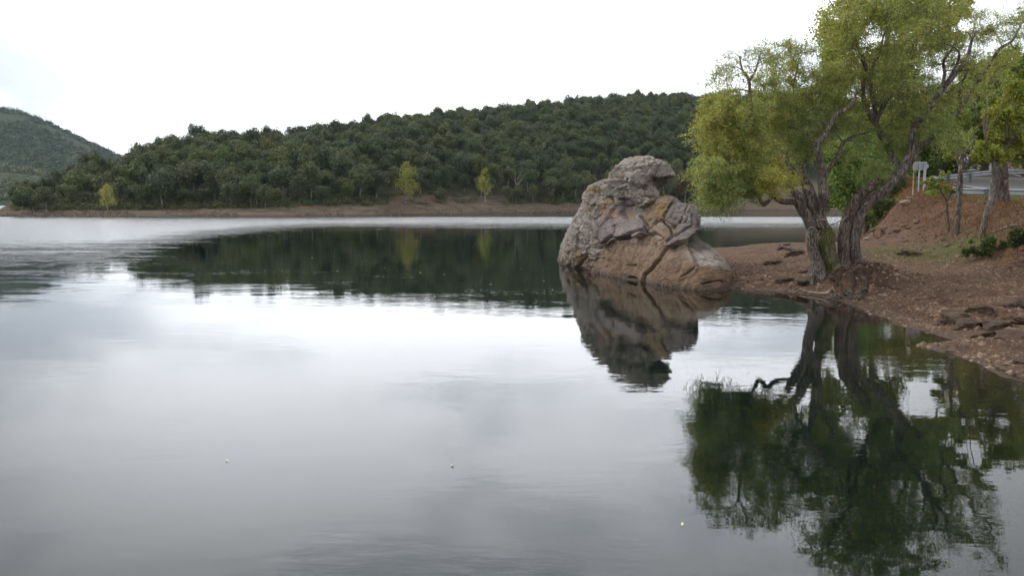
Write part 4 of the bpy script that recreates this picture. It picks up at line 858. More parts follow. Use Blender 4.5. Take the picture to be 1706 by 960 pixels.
# attach: nearest-first growth
order = np.argsort([np.min(np.linalg.norm(nodes[:, :3]-c[:3], axis=1)) for c in cen])
tw = Tubes(); NL = list(nodes[:, :3]); NR = list(nodes[:, 3])
for oi in order:
    c = cen[oi, :3]; A = np.array(NL); d = np.linalg.norm(A-c, axis=1)+0.8*np.maximum(0, A[:, 2]-c[2]); j = int(np.argmin(d)); s0 = A[j]; r0 = min(0.028, max(0.007, NR[j]*0.6))
    L_ = np.linalg.norm(c-s0)
    if L_ < 0.05: continue
    bend = r2.normal(size=3)*L_*0.13+np.array([0, 0, L_*0.12]); ts = np.linspace(0, 1, 6)
    P = np.array([np.append(s0*(1-t)+c*t+bend*math.sin(math.pi*t), r0*(1-t)+0.005*t) for t in ts])
    P[:, :3] -= wloc; tw.add(P, 4, cap=False)
    for p in P[2:]: NL.append(p[:3]+wloc); NR.append(p[3])
# fine twigs and leaves
LP, LD, LN, LT = [], [], [], []
lo = np.array([0.13, 0.19, 0.065]); hi = np.array([0.28, 0.325, 0.13]); yy_ = np.array([0.62, 0.52, 0.10])
for c in cen:
    nt_ = int((9+r2.integers(0, 4))); cb = r2.uniform(.75, 1.3)
    for k in range(nt_):
        d = r2.normal(size=3); d[2] = d[2]*0.7+0.45; d /= np.linalg.norm(d); ln = r2.uniform(0.22, 0.48)
        ts = np.linspace(0, 1, 5); sag = np.array([0, 0, -1])*ln*r2.uniform(0.0, 0.65)
        P = c[:3]+d*ln*ts[:, None]+sag*(ts[:, None]**2)
        if k % 2 == 0 : tw.add(np.hstack([P-wloc, np.linspace(.005, .002, 5)[:, None]]), 3, cap=False)
        nlf = int(30*c[3]*(1.0 if c[3] > .9 else .9)); t = r2.uniform(0.05, 1.08, nlf)[:, None]
        Pp = c[:3]+d*ln*t+sag*t*t; Pp = Pp+r2.normal(size=Pp.shape)*0.035
        Dl = d*0.6+r2.normal(size=Pp.shape)*0.75+np.array([0, 0, -0.25])
        LP.append(Pp-wloc); LD.append(Dl); LN.append(r2.normal(size=Pp.shape)+np.array([0, 0, 0.4]))
        f = r2.random((nlf, 1)); yel = (r2.random((nlf, 1)) < c[4]*0.75)*r2.uniform(0.3, 1, (nlf, 1)); tt = (lo+(hi-lo)*f)*cb*1.15; LT.append(tt*(1-yel)+yy_*yel)
LP = np.concatenate(LP); LD = np.concatenate(LD); LN = np.concatenate(LN); LT = np.concatenate(LT); nL = len(LP)
print('willow leaves', nL)
link('crown', leaves_mesh('crown', LP, LD, unit(LN), r2.uniform(0.06, 0.11, nL), r2.uniform(0.015, 0.026, nL), LT), M_LEAF, willow)
tag(link('branches', tw.mesh('branches'), M_TWIG, willow), kind='stuff')

# ------------------------------------------------------------------ broadleaf trees and bushes behind
def clump_tree(name, label, base, blobs, tone, ls, seed, trunk_pts=None, tr=0.14, bark_m=None, yel=0.15, twigs=True, wd=0.8, shell=0.5):
    """blobs: (px,py,Y,rx px,ry px,nleaf)"""
    t = thing(name, label, 'bush' if trunk_pts is None else 'tree', base); bl = np.array(base); r = np.random.default_rng(seed)
    Ps, Ns, Ts = [], [], []; lo, hi = np.array(tone[0]), np.array(tone[1]); cens = []
    for (px, py, Y, rx, ry, n) in blobs:
        c = np.array(at(px, py, Y)); sx = rx/F_PX*Y; sz = ry/F_PX*Y; nl = max(5, int(n/170))
        lc = unit(r.normal(size=(nl, 3)))*r.random((nl, 1))**0.4; lc = c+lc*np.array([sx, min(sx, sz), sz])*0.85; cens.extend(lc)
        ss = r.uniform(0.22, 0.42, nl)*min(sx, sz); k = r.integers(0, nl, n); d = unit(r.normal(size=(n, 3)))
        P = lc[k]+d*(ss[k]*r.uniform(0.25, 1.25, n))[:, None]; Ps.append(P-bl); Ns.append(unit(d*0.5+r.normal(size=(n, 3))*0.7+np.array([0, 0, .3])))
        f = np.clip(r.random(n)*0.6+r.random(nl)[k]*0.4, 0, 1)[:, None]; T = lo+(hi-lo)*f; y = ((r.random((n, 1)) < yel*(0.3+1.4*r.random(nl)[k][:, None])))*0.8; Ts.append(T*(1-y)+np.array([0.45, 0.36, 0.06])*y)
    P = np.concatenate(Ps); Nn = np.concatenate(Ns); T = np.concatenate(Ts); n = len(P)
    link('foliage' if trunk_pts is None else 'crown', leaves_mesh('crown', P, np.cross(Nn, r.normal(size=(n, 3))), Nn, ls*r.uniform(.7, 1.3, n), ls*wd*r.uniform(.7, 1.3, n), T), M_LEAF, t)
    tb = Tubes(); nodes = []
    if trunk_pts is not None:
        for pts in trunk_pts:
            Q = [tuple(at(a, b, Y))+(rr_/F_PX*Y,) for a, b, Y, rr_ in pts]
            if pts is trunk_pts[0]: Q = [(bl[0], bl[1], bl[2]-.15, Q[0][3]*1.25)]+Q
            Q = smooth_path(Q, 6)
            Q[:, :3] += Q[:, 3:4]*0.3*np.stack([vnoise(Q[:, :3]*1.7+k*5) for k in range(3)], -1)
            nodes.extend([q.copy() for q in Q]); Q2 = Q.copy(); Q2[:, :3] -= bl; tb.add(Q2, 12, .12, seed)
        link('trunk', tb.mesh('trunk'), bark_m or M_BARK_GREY, t)
        A = np.array(nodes); A = A[len(A)//5:]; tb2 = Tubes()
        for c in cens[::2]:
            d = np.linalg.norm(A[:, :3]-c, axis=1)+np.maximum(0, A[:, 2]-c[2]); q = A[int(np.argmin(d))]; L_ = np.linalg.norm(q[:3]-c)
            bend = r.normal(size=3)*L_*.08; ts = np.linspace(0, 1, 5)
            PP = np.array([np.append(q[:3]*(1-s)+c*s+bend*math.sin(math.pi*s)-bl, min(q[3]*.5, .04)*(1-s)+.006*s) for s in ts]); tb2.add(PP, 4, cap=False)
        tag(link('branches', tb2.mesh('branches'), M_TWIG, t), kind='stuff')
    return t
POP = ((0.19, 0.24, 0.045), (0.38, 0.43, 0.09)); GRN = ((0.12, 0.19, 0.045), (0.25, 0.35, 0.09)); DGR2 = ((0.07, 0.11, 0.03), (0.15, 0.20, 0.06)); DGR = ((0.04, 0.065, 0.02), (0.09, 0.125, 0.04)); OLV = ((0.12, 0.12, 0.035), (0.24, 0.22, 0.07))
g0 = at(1444, 340, 64)
clump_tree('poplar_tree', 'tall bright yellow-green poplar filling the sky behind the willow', (g0.x, 64, gz(g0.x, 64)),
    [(1400, 60, 63, 50, 60, 6500), (1450, -20, 64, 70, 70, 7500), (1390, 130, 63, 40, 45, 4000), (1480, 110, 64, 60, 60, 7500), (1540, 20, 64, 50, 60, 6500), (1590, 10, 64, 32, 45, 3200), (1575, 70, 64, 34, 30, 2200), (1520, 190, 65, 55, 50, 6500), (1440, 210, 64, 55, 45, 5500), (1500, -110, 64, 80, 60, 5000), (1600, -60, 64, 50, 50, 2200)], POP, 0.19, 401,
    [[(1444, 335, 64, 6), (1450, 260, 64, 5.5), (1470, 170, 64, 5), (1478, 80, 64, 4.5), (1482, -20, 64, 3), (1480, -120, 64, 2)], [(1465, 190, 64, 4), (1440, 130, 63.5, 3.5), (1405, 60, 63, 2)], [(1470, 170, 64, 4), (1530, 90, 64, 3.5), (1560, 20, 64, 2)]], yel=.25)
g0 = at(1430, 370, 60)
clump_tree('ash_tree', 'fresh green bushy tree at the water edge behind the willow trunks', (g0.x, 60, gz(g0.x, 60)),
    [(1400, 300, 60, 36, 40, 6200), (1440, 270, 61, 50, 45, 7000), (1430, 330, 60, 40, 34, 6200), (1470, 320, 60, 34, 36, 5000), (1395, 260, 60, 28, 34, 3400), (1490, 280, 62, 40, 45, 5000), (1385, 332, 62, 24, 26, 2200), (1440, 362, 58, 40, 18, 3400), (1480, 350, 58, 26, 26, 2600), (1440, 220, 62, 50, 36, 4000)], GRN, 0.17, 402,
    [[(1430, 385, 60, 4), (1432, 330, 60, 4), (1438, 270, 60, 3)]], yel=.05)
def bgtree(px, py0, Y, blobs, tone, label, seed, ls=.18, yel=.15, nm='roadside_tree', tp=None):
    b = at(px, py0, Y); z = gz(b.x, Y)
    return clump_tree(nm, label, (b.x, Y, z), blobs, tone, ls, seed, tp or [[(px, py0, Y, 7), (px+3, py0-70, Y, 6), (px-2, py0-150, Y, 4)]], yel=yel)
bgtree(1560, 300, 70, [(1545, 240, 70, 50, 45, 7000), (1530, 285, 68, 34, 28, 4000), (1580, 265, 72, 40, 35, 5500), (1560, 180, 72, 45, 40, 5500), (1600, 225, 72, 40, 40, 5000)], DGR2, 'dark green tree behind the grey notice board', 403, .2, .03)
bgtree(1640, 285, 75, [(1630, 240, 74, 60, 40, 8500), (1660, 180, 74, 50, 50, 7000), (1610, 180, 74, 40, 40, 5000), (1640, 120, 75, 45, 36, 4200), (1600, 265, 72, 40, 22, 3600), (1690, 215, 74, 40, 50, 5000)], POP, 'yellowing tree across the road above the guardrails', 404, .2, .45)
bgtree(1710, 285, 66, [(1700, 240, 66, 45, 45, 6500), (1700, 160, 66, 35, 50, 5200), (1690, 110, 66, 30, 36, 2600), (1725, 110, 66, 45, 50, 3000), (1760, 200, 66, 60, 80, 5000), (1740, 30, 66, 40, 40, 2400), (1660, 130, 68, 34, 40, 4200), (1640, 190, 68, 34, 30, 3600)], GRN, 'fresh green tree at the right edge across the road', 405, .19, .2)
bgtree(1860, 300, 55, [(1850, 200, 55, 80, 90, 6000), (1860, 60, 55, 80, 80, 5000), (1900, -60, 55, 70, 70, 3500)], POP, 'tree beyond the right edge of the view', 406, .2, .2)
bgtree(1600, 290, 92, [(1500, 260, 92, 60, 50, 6000), (1600, 250, 92, 70, 50, 7500), (1690, 250, 95, 70, 50, 7500), (1580, 200, 95, 60, 40, 5500), (1670, 190, 95, 60, 40, 5500)], DGR2, 'dark tree row filling the gap behind the road bend', 407, .3, .05)
# small trees on the bank
def gbase(px, py, y0=18, y1=60):
    p = gpx(px, py, y0, y1); return p
b = gbase(1593, 393); Y = b.y
clump_tree('young_tree', 'slim straight young tree with three-way fork on the red bank', b,
    [(1590, 190, Y, 30, 30, 2200), (1615, 205, Y+1, 30, 28, 2000), (1560, 300, Y+1, 12, 8, 200), (1585, 240, Y, 16, 14, 350), (1630, 170, Y+1, 25, 25, 1800), (1600, 150, Y, 25, 25, 1800), (1625, 120, Y, 28, 24, 1500), (1590, 250, Y+1.5, 26, 18, 1200), (1640, 210, Y+1, 22, 22, 1500)], GRN, .085, 411,
    [[(1593, 396, Y, 5), (1595, 370, Y, 4.6), (1598, 335, Y, 4.3), (1600, 300, Y, 4.2), (1601, 277, Y, 4), (1604, 245, Y, 2.8), (1606, 215, Y, 2.2), (1602, 170, Y, 1.2)], [(1601, 282, Y, 3.2), (1594, 262, Y, 2.4), (1587, 240, Y, 2), (1582, 212, Y, 1.5), (1590, 180, Y, .8)], [(1601, 282, Y, 3), (1612, 272, Y, 2.5), (1619, 250, Y, 2.2), (1622, 225, Y, 1.8), (1626, 180, Y, 1)]], yel=.2)
b = gbase(1633, 397); Y = b.y
clump_tree('leaning_tree', 'young tree leaning right in front of the broken stump', b,
    [(1650, 255, Y+.5, 30, 18, 2400), (1670, 262, Y+.8, 26, 16, 1700), (1630, 250, Y+.5, 22, 15, 1100), (1660, 225, Y+1, 35, 20, 1800), (1690, 235, Y+1, 26, 22, 2200), (1665, 185, Y+1, 30, 26, 2600), (1700, 150, Y+1, 34, 34, 3200), (1720, 210, Y+.5, 30, 40, 3000), (1680, 110, Y+1, 26, 26, 1600)], POP, .085, 412,
    [[(1633, 400, Y, 6), (1638, 375, Y, 5), (1645, 350, Y, 4.5), (1653, 328, Y+.3, 4.3), (1655, 300, Y+.4, 4), (1656, 275, Y+.4, 3.6), (1650, 250, Y+.5, 2), (1640, 225, Y+.5, 1.2)], [(1656, 280, Y+.4, 3), (1664, 262, Y+.6, 2), (1680, 240, Y+.8, 1.2)]], yel=.12)
b = gbase(1580, 386); Y = b.y
clump_tree('sapling', 'short leafy sapling left of the straight young tree on the bank', b,
    [(1562, 308, Y, 22, 14, 600), (1580, 318, Y, 14, 10, 260), (1570, 290, Y, 18, 8, 200), (1550, 318, Y, 14, 8, 200), (1545, 308, Y, 16, 8, 300)], GRN, .06, 413,
    [[(1580, 388, Y, 2.4), (1579, 360, Y, 2), (1577, 336, Y, 1.9), (1570, 322, Y, 1.3), (1562, 308, Y, .8)], [(1577, 336, Y, 1.5), (1583, 325, Y, 1.2), (1590, 312, Y, .8)]], yel=.2)
# broken dead trunk
b = gbase(1666, 342, 30, 46); Y = min(b.y, 41.0); b = Vector((at(1666, 342, Y).x, Y, gz(at(1666, 342, Y).x, Y)))
st = thing('broken_trunk', 'thick broken reddish dead trunk standing before the near guardrail', 'tree stump', b)
zb = b.z; k_ = Y/F_PX
tb = Tubes(); tb.add(smooth_path([(0, 0, -.2, 17*k_), (0, 0, .15, 12.5*k_), (-.02, 0, .6, 9.5*k_), (-.05, 0, 1.1, 9*k_), (-.03, 0, 1.7, 8*k_), (0, 0, 2.0, 5*k_)], 7), 30, .55, 31); link('trunk', tb.mesh('trunk'), M_BARK_RED, st)
tb = Tubes(); tb.add(smooth_path([(.22, -.1, -.2, 7*k_), (.16, -.08, .5, 4.5*k_), (.12, -.06, 1.2, 4*k_), (.1, 0, 1.9, 2.5*k_), (.08, 0, 2.15, 1*k_)], 6), 14, .4, 32); link('splinter', tb.mesh('splinter'), M_BARK_RED, st)

# bushes and grass on the bank
def bush(name, label, px, py, rx, ry, tone, n, ls, seed, yel=.1, Yo=None):
    p = gbase(px, py, 16, 60) if Yo is None else Vector((at(px, py, Yo).x, Yo, gz(at(px, py, Yo).x, Yo)))
    Y = p.y
    return clump_tree(name, label, p, [(px, py-ry*.5, Y, rx, ry, n)], tone, ls, seed, None, yel=yel)
bush('dark_bush', 'dark green bush at the foot of the red bank below the leaning tree', 1650, 424, 56, 20, DGR, 3400, .07, 421, .02)
bush('bramble_bush', 'sprawling dark bush at the right edge on the shaded bank', 1708, 415, 34, 26, DGR, 2400, .07, 422, .02)
bush('roadside_bush', 'light green bush between the notice board and the guardrail end', 1558, 330, 26, 16, GRN, 2400, .07, 423, .08)
bush('reed_bush', 'green bush at the end of the far guardrail', 1545, 312, 22, 12, GRN, 1600, .08, 424, .1)
bush('hedge_bush', 'dark bush beside the lake behind the leaning willow trunk', 1470, 365, 26, 32, DGR, 2600, .10, 425, .05)
bush('sign_bush', 'dark leafy bush left of the thin rusty pole', 1490, 330, 22, 40, DGR, 2400, .11, 426, .05)
bush('plant', 'low leafy plant in front of the dark bush on the bank', 1612, 408, 16, 9, GRN, 600, .06, 427, .02)
def blades(name, label, cat, P, hmin, hmax, w, c1, c2, seed, lean=.5):
    r = np.random.default_rng(seed); n = len(P)
    D = np.stack([r.normal(size=n)*lean, r.normal(size=n)*lean, np.ones(n)], -1); Nn = unit(r.normal(size=(n, 3))); f = r.random((n, 1))
    m = leaves_mesh(name, P, D, Nn, r.uniform(hmin, hmax, n), w, np.array(c1)+(np.array(c2)-np.array(c1))*f); o = link(name, m, M_LEAF); return tag(o, label, cat, None, 'stuff')
r = np.random.default_rng(8)
def scatter_ground(n, x0, x1, y0, y1, fn):
    x = r.uniform(x0, x1, n); y = r.uniform(y0, y1, n); s = poly_sd(x, y, LANDP); b = poly_sd(x, y, FOOT); k = fn(x, y, s, b) > r.random(n)
    x, y = x[k], y[k]; return np.stack([x, y, H_near(x, y)-.01], -1)
P = scatter_ground(90000, 12, 34, 20, 60, lambda x, y, s, b: sst(.6, 2.0, b)*(1-sst(4.2, 5.5, b))*sst(-.35, .2, n2(x, y, .8, 3, 55)+.12*(y-30)/10)*.9)
blades('dry_bracken', 'rusty dry grass and bracken on the steep bank', 'dry grass', P, .12, .45, .020, (0.09, 0.042, 0.02), (0.26, 0.145, 0.065), 1, 1.0)
P = scatter_ground(150000, 11, 32, 22, 52, lambda x, y, s, b: (np.exp(-(((x-14.2)/1.6)**2+((y-30.5)/2.4)**2)**1.2) + .95*sst(3.0, 4.4, b)*(1-sst(.02, .2, road_mask(x, y))))*sst(-.3, .25, n2(x, y, 1.4, 3, 56)))
blades('grass', 'short green grass on the bank top and at its foot', 'grass', P, .04, .15, .014, (0.08, 0.105, 0.028), (0.19, 0.20, 0.07), 2, .5)

# ------------------------------------------------------------------ stones
def stone_mesh(seed, flat=.6, n=2, am=.12):
    import bmesh
    bm = bmesh.new(); bmesh.ops.create_icosphere(bm, subdivisions=n, radius=1); r = random.Random(seed); off = Vector([r.uniform(-9, 9) for _ in range(3)])
    from mathutils import noise as mn
    pl = [(Vector([r.gauss(0, 1) for _ in range(3)]).normalized(), r.uniform(.55, .85)) for _ in range(9)]
    for v in bm.verts:
        for nrm, dd in pl:
            k = v.co.dot(nrm)-dd
            if k > 0: v.co -= nrm*k
        v.co *= 1+am*mn.noise(v.co*2+off)+am*.5*mn.noise(v.co*6+off); v.co.z *= flat
    m = bpy.data.meshes.new('stone'); bm.to_mesh(m); bm.free(); return m
STN = [stone_mesh(i, .55+.05*(i % 4)) for i in range(6)]; SLB = [stone_mesh(20+i, .30, 3, .38) for i in range(5)]; PLE = [m.copy() for m in STN[:3]]
for m in STN: m.materials.append(M_STONE)
for m in SLB: m.materials.append(M_SLAB)
for m in PLE: m.materials.append(M_PALE)
rs = random.Random(77)
def place_stone(mesh, px, py, w_px, label, group=None, name='stone', sz=1.0, sink=.25, asp=.75):
    p = gpx(px, py, 12, 60); s = w_px/2/F_PX*p.y; o = link(name, mesh, None); o.scale = (s, s*asp, s*sz); o.location = p+Vector((0, 0, s*.3*(1-sink))); o.rotation_euler = (rs.uniform(-.15, .15), rs.uniform(-.15, .15), rs.uniform(-.5, .5)); return tag(o, label, 'stone' if name == 'stone' else 'rock slab', group)
slabs = [(1625, 520, 55, 'dark layered slab at the back of the ledges by the inlet'), (1680, 512, 60, 'dark slab at the right edge at the top of the ledges'), (1590, 527, 50, 'long dark slab along the inlet back edge'), (1660, 545, 70, 'broad slab in the middle of the ledges'),
         (1700, 535, 50, 'slab cut off by the right edge in mid ledges'), (1610, 548, 60, 'flat slab just above the inlet water'), (1580, 540, 48, 'low slab at the left end of the ledges'), (1690, 565, 64, 'lowest dark slab at the right edge'), (1640, 562, 52, 'flat slab near the sandy tongue'), (1700, 605, 40, 'small dark slab on the sand at the right edge'),
         (1320, 427, 44, 'reddish slab on the spit left of the willow'), (1290, 440, 40, 'dark slab lying low on the spit'), (1345, 470, 46, 'slab by the water left of the willow roots'), (1310, 470, 40, 'flat slab by the water between rock and willow'), (1520, 425, 50, 'dark slab lying at the foot of the grass patch')]
for i, (px, py, w, lab) in enumerate(slabs): place_stone(SLB[i % 5], px, py, w, lab, 'slabs along the shore', 'rock_slab', 1.25, .75, .8)
place_stone(SLB[1], 1196, 412, 20, 'small flat stone beside the rock at the back of the spit', None, 'rock_slab', 1.2, 0)
pile = [(1452+i*8+rs.uniform(-3, 3), 396-i*1.6-rs.uniform(0, 10), rs.uniform(9, 16)) for i in range(11)]
wherep = ['at the left end of the stone row', 'in the left part of the stone row', 'in the middle of the stone row', 'in the right part of the stone row']
for i, (px, py, w) in enumerate(pile): place_stone(STN[i % 6], px, py, w, 'brown stone '+wherep[min(3, i//3)]+' at the bank foot', 'row of stones at the bank foot', 'stone', 1, 0)
for px, py, w, lab in ((1425, 452, 10, 'small stone at the base of the right willow trunk'), (1445, 400, 14, 'pale stone left of the stone row'), (1678, 380, 7, 'small white stone on the dark bank'), (1508, 343, 20, 'flat pale stone beside the pole footing'), (1570, 402, 12, 'stone at the top edge of the grass patch'), (1472, 495, 14, 'pale stone on the gravel right of the willow roots'), (1400, 505, 12, 'stone at the waterline under the willow roots'), (1245, 470, 10, 'small stone near the rock on the spit edge'), (1600, 470, 13, 'stone alone on the open gravel'), (1530, 500, 12, 'stone on the gravel above the inlet'), (1690, 470, 14, 'stone at the right edge of the gravel')):
    place_stone(PLE[int(px) % 3] if 'pale' in lab or 'white' in lab else STN[int(px) % 6], px, py, w, lab)
# sawn log end
p = gpx(1463, 398, 25, 60); lg = thing('log', 'short sawn log with pale round cut face among the stones', 'log', p)
k_ = p.y/F_PX; tb = Tubes(); tb.add(smooth_path([(0, 0, 9*k_, 8*k_), (.3, .6, 9*k_, 8*k_), (.6, 1.3, 9*k_, 7*k_)], 4), 14, .1, 3); link('bark', tb.mesh('bark'), M_BARK_RED, lg)
th = np.linspace(0, 2*np.pi, 18, endpoint=False); Vv = [(-.012, -.012, 9*k_)]+[(math.cos(a)*7.3*k_*.95, -.02-math.cos(a)*.06, 9*k_+math.sin(a)*7.3*k_) for a in th]
link('cut_face', np_mesh('cut_face', Vv, [(0, 1+i, 1+(i+1) % 18) for i in range(18)]), simple('sawn_wood', (0.34, 0.19, 0.11), .8, 0, .25, 20), lg)
# bark debris and driftwood on the spit
for i, (pts, rr_, lab) in enumerate([([(1300, 412), (1320, 418), (1338, 422)], .07, 'reddish broken branch on the spit left of the willow'), ([(1297, 418), (1305, 411), (1316, 409)], .06, 'short stub of driftwood at the left of the broken branch'), ([(1388, 484), (1375, 492), (1352, 491), (1338, 486)], .045, 'pale driftwood stick at the waterline by the willow roots'), ([(1655, 388), (1680, 380), (1706, 376)], .03, 'dry fallen branch lying on the dark bank at right')]):
    P = []
    for px, py in pts:
        q = gpx(px, py, 18, 50); P.append((q.x, q.y, q.z+rr_*.8))
    o0 = P[0]; tb = Tubes(); tb.add(smooth_path([(a-o0[0], b-o0[1], c-o0[2], rr_*(1-.2*j)) for j, (a, b, c) in enumerate(P)], 6), 9, .4, i); o = link('driftwood', tb.mesh('driftwood'), M_DEADWOOD if 'pale' in lab or 'dry' in lab else M_BARK_RED, None, o0); tag(o, lab, 'driftwood')
# gravel and leaf litter: stuff
def gravel(n, x0, x1, y0, y1, smin, smax, fn, name, c1, c2, seed, label):
    P = scatter_ground(n, x0, x1, y0, y1, fn); n = len(P); rr = np.random.default_rng(seed)
    o = np.array([(1, 0, 0), (0, 1, 0), (-1, 0, 0), (0, -1, 0), (.2, .1, .8), (0, 0, -.5)]); F = np.array([(0, 1, 4), (1, 2, 4), (2, 3, 4), (3, 0, 4), (1, 0, 5), (2, 1, 5), (3, 2, 5), (0, 3, 5)])
    s = rr.uniform(smin, smax, n)*rr.uniform(.6, 1.3, n); a = rr.uniform(0, 6.28, n); asp = rr.uniform(.5, 1, n)
    vx = o[None, :, 0]*s[:, None]; vy = o[None, :, 1]*(s*asp)[:, None]; V = np.stack([vx*np.cos(a)[:, None]-vy*np.sin(a)[:, None], vx*np.sin(a)[:, None]+vy*np.cos(a)[:, None], o[None, :, 2]*(s*.7)[:, None]], -1)
    V = V*(1+.25*rr.normal(size=V.shape)*.6)+P[:, None]; FF = F[None]+6*np.arange(n)[:, None, None]
    f = rr.random((n, 1)); T = np.array(c1)+(np.array(c2)-np.array(c1))*f
    m = np_mesh(name, V.reshape(-1, 3), FF.reshape(-1, 3), tint=np.repeat(T, 6, 0)); tag(link(name, m, M_GRAV), label, 'gravel', None, 'stuff')
m, t = mat_new('gravel_stone'); g = G(t); bb_ = g.n('ShaderNodeBsdfPrincipled', {'Base Color': g.n('ShaderNodeAttribute', attribute_name='tint').outputs['Color'], 'Roughness': .9}); g.n('ShaderNodeOutputMaterial', {0: bb_.outputs[0]}); M_GRAV = m
gravel(60000, 6.5, 17, 11, 36, .014, .055, lambda x, y, s, b: sst(.02, .25, s)*(1-sst(.3, 1.2, b))*(.35+.65*sst(-.3, .3, n2(x, y, .9, 3, 91))), 'gravel', (0.05, 0.028, 0.018), (0.29, 0.19, 0.12), 3, 'brown gravel covering the beach')
gravel(5200, 6.5, 17, 11, 36, .05, .12, lambda x, y, s, b: sst(-.2, .1, s)*(1-sst(.3, 1.2, b))*(.12+.88*sst(-.05, .35, n2(x, y, .7, 3, 94)))*(.35+.65*(1-sst(1.5, 4, s))), 'shore_pebbles', (0.05, 0.032, 0.022), (0.26, 0.18, 0.12), 6, 'loose brown pebbles along the shore')
gravel(12000, 12, 24, 18, 50, .025, .10, lambda x, y, s, b: sst(.0, .6, b)*(1-sst(3.8, 4.8, b))*.6, 'bank_rubble', (0.05, 0.026, 0.016), (0.24, 0.13, 0.075), 4, 'loose reddish rubble on the bank')
P = scatter_ground(26000, 6.5, 17, 11, 36, lambda x, y, s, b: sst(.05, .4, s)*sst(-.35, .25, n2(x, y, .6, 3, 93))); n = len(P)
m = leaves_mesh('leaf_litter', P+np.array([0, 0, .025]), r.normal(size=(n, 3))*np.array([1, 1, .25]), unit(r.normal(size=(n, 3))*.4+np.array([0, 0, 1])), r.uniform(.025, .055, n), .016, np.array([.10, .05, .025])+(np.array([.36, .20, .085])-np.array([.10, .05, .025]))*r.random((n, 1)))
tag(link('leaf_litter', m, M_GRAV), 'fallen dry leaves scattered on the beach', 'leaf litter', None, 'stuff')
# floating leaves
for i, (px, py) in enumerate([(750, 777), (1136, 878), (380, 770), (922, 483), (905, 468), (1245, 622), (700, 455), (742, 458), (869, 448), (640, 447), (560, 452), (520, 430), (820, 474), (960, 490)]):
    x, y = wp(px, py); s = .035 if py > 600 else .07
    mm = np_mesh('floating_leaf', [(0, 0, .004), (s*.5, s*.35, .012), (s*1.3, 0, .02), (s*.5, -s*.35, .012), (s*.6, 0, .002)], [(0, 1, 4), (1, 2, 4), (2, 3, 4), (3, 0, 4)], tint=np.tile([.72, .68, .48], (5, 1)))
    o = link('floating_leaf', mm, M_GRAV, None, (x, y, .003)); o.rotation_euler.z = i*1.3
    tag(o, ['pale leaf floating alone in the middle foreground', 'yellow leaf floating below the willow reflection', 'pale leaf floating in the left foreground', 'pale leaf floating just left of the rock base', 'speck of leaf floating left of the rock', 'leaf floating under the rock reflection'][i] if i < 6 else 'tiny pale leaf floating on the dark reflection of the wooded hill', 'leaf', 'leaves floating on the lake')

# ------------------------------------------------------------------ road, guardrails, signs
def ribbon(name, pts, w0, w1, dz, mat, parent=None):
    P = smooth_path([(a, b, 0, 0) for a, b in pts], 10)[:, :2]; T = np.gradient(P, axis=0); T /= np.linalg.norm(T, axis=1)[:, None]; Nn = np.stack([T[:, 1], -T[:, 0]], -1)
    ww = np.linspace(w0, w1, 5); V = []
    for k in ww:
        q = P+Nn*k; V.append(np.stack([q[:, 0], q[:, 1], road_z(q[:, 0], q[:, 1])+dz], -1))
    V = np.stack(V, 1); o = link(name, np_mesh(name, V.reshape(-1, 3), grid_faces(len(P), 5)), mat, parent); return o
asph = simple('asphalt', (0.12, 0.11, 0.105), .9, 0, .15, 3, .004, 60)
tag(ribbon('road', ROADC, -3.4, 3.4, 0.0, asph), kind='structure')
tag(ribbon('edge_line', ROADC, -3.15, -3.02, 0.005, M_WHITE), kind='structure')
tag(ribbon('edge_line', ROADC, 3.02, 3.15, 0.005, M_WHITE), kind='structure')
def guardrail(name, label, pts, top, posts, h=0.72):
    """pts world polyline; top: rail top z function"""
    P = smooth_path([tuple(p)+(0,) for p in pts], 8)[:, :3]
    t = thing(name, label, 'guardrail', P[0]); b = P[0]
    prof = [(0, 0), (.03, -.03), (.03, -.08), (-.03, -.13), (-.03, -.18), (.03, -.23), (.03, -.28), (0, -.31)]
    T = np.gradient(P, axis=0); T[:, 2] = 0; T = unit(T); Nn = np.stack([T[:, 1], -T[:, 0], 0*T[:, 0]], -1)
    for side in (0,):
        V = np.stack([P+Nn*a+np.array([0, 0, c]) for a, c in prof]+[P+Nn*(a+.006)+np.array([0, 0, c]) for a, c in prof[::-1]], 1)-b
        F = grid_faces(len(P), len(prof)*2, True); link('rail', np_mesh('rail', V.reshape(-1, 3), F), M_GALV, t)
    pm = box_mesh('post', -.06, .06, -.075, .075, -.15, h-.02); pm.materials.append(M_POST)
    L = np.concatenate([[0], np.cumsum(np.linalg.norm(np.diff(P, axis=0), axis=1))])
    for s in posts:
        q = np.array([np.interp(s, L, P[:, k]) for k in range(3)]); o = link('post', pm, None, t); j = int(np.argmin(np.abs(L-s)))
        o.location = Vector(q-b)+Vector((0, 0, -h))+Vector(Nn[j])*-.12 if False else Vector((q[0]-b[0]+0.0, q[1]-b[1]-.12, q[2]-b[2]-h))
    return t, L
def rp(px, py, Y): return tuple(at(px, py, Y))
guardrail('near_guardrail', 'near grey guardrail with blue-grey posts in front of the road', [rp(1588, 311, 43.5), rp(1602, 312.5, 43.2), rp(1640, 313.5, 43), rp(1706, 315, 42.6), rp(1900, 318, 41)], None, [.1, 1.5, 3.5, 5.5, 7.5])
guardrail('far_guardrail', 'far curving guardrail on the outer side of the road', [rp(1545, 303, 57), rp(1552, 298, 58), rp(1568, 293.5, 59), rp(1600, 289, 60), rp(1650, 284, 60.5), rp(1706, 282, 60.5), rp(1850, 280, 59)], None, [.1, 1.6, 3.6, 5.6, 7.6, 9.6])
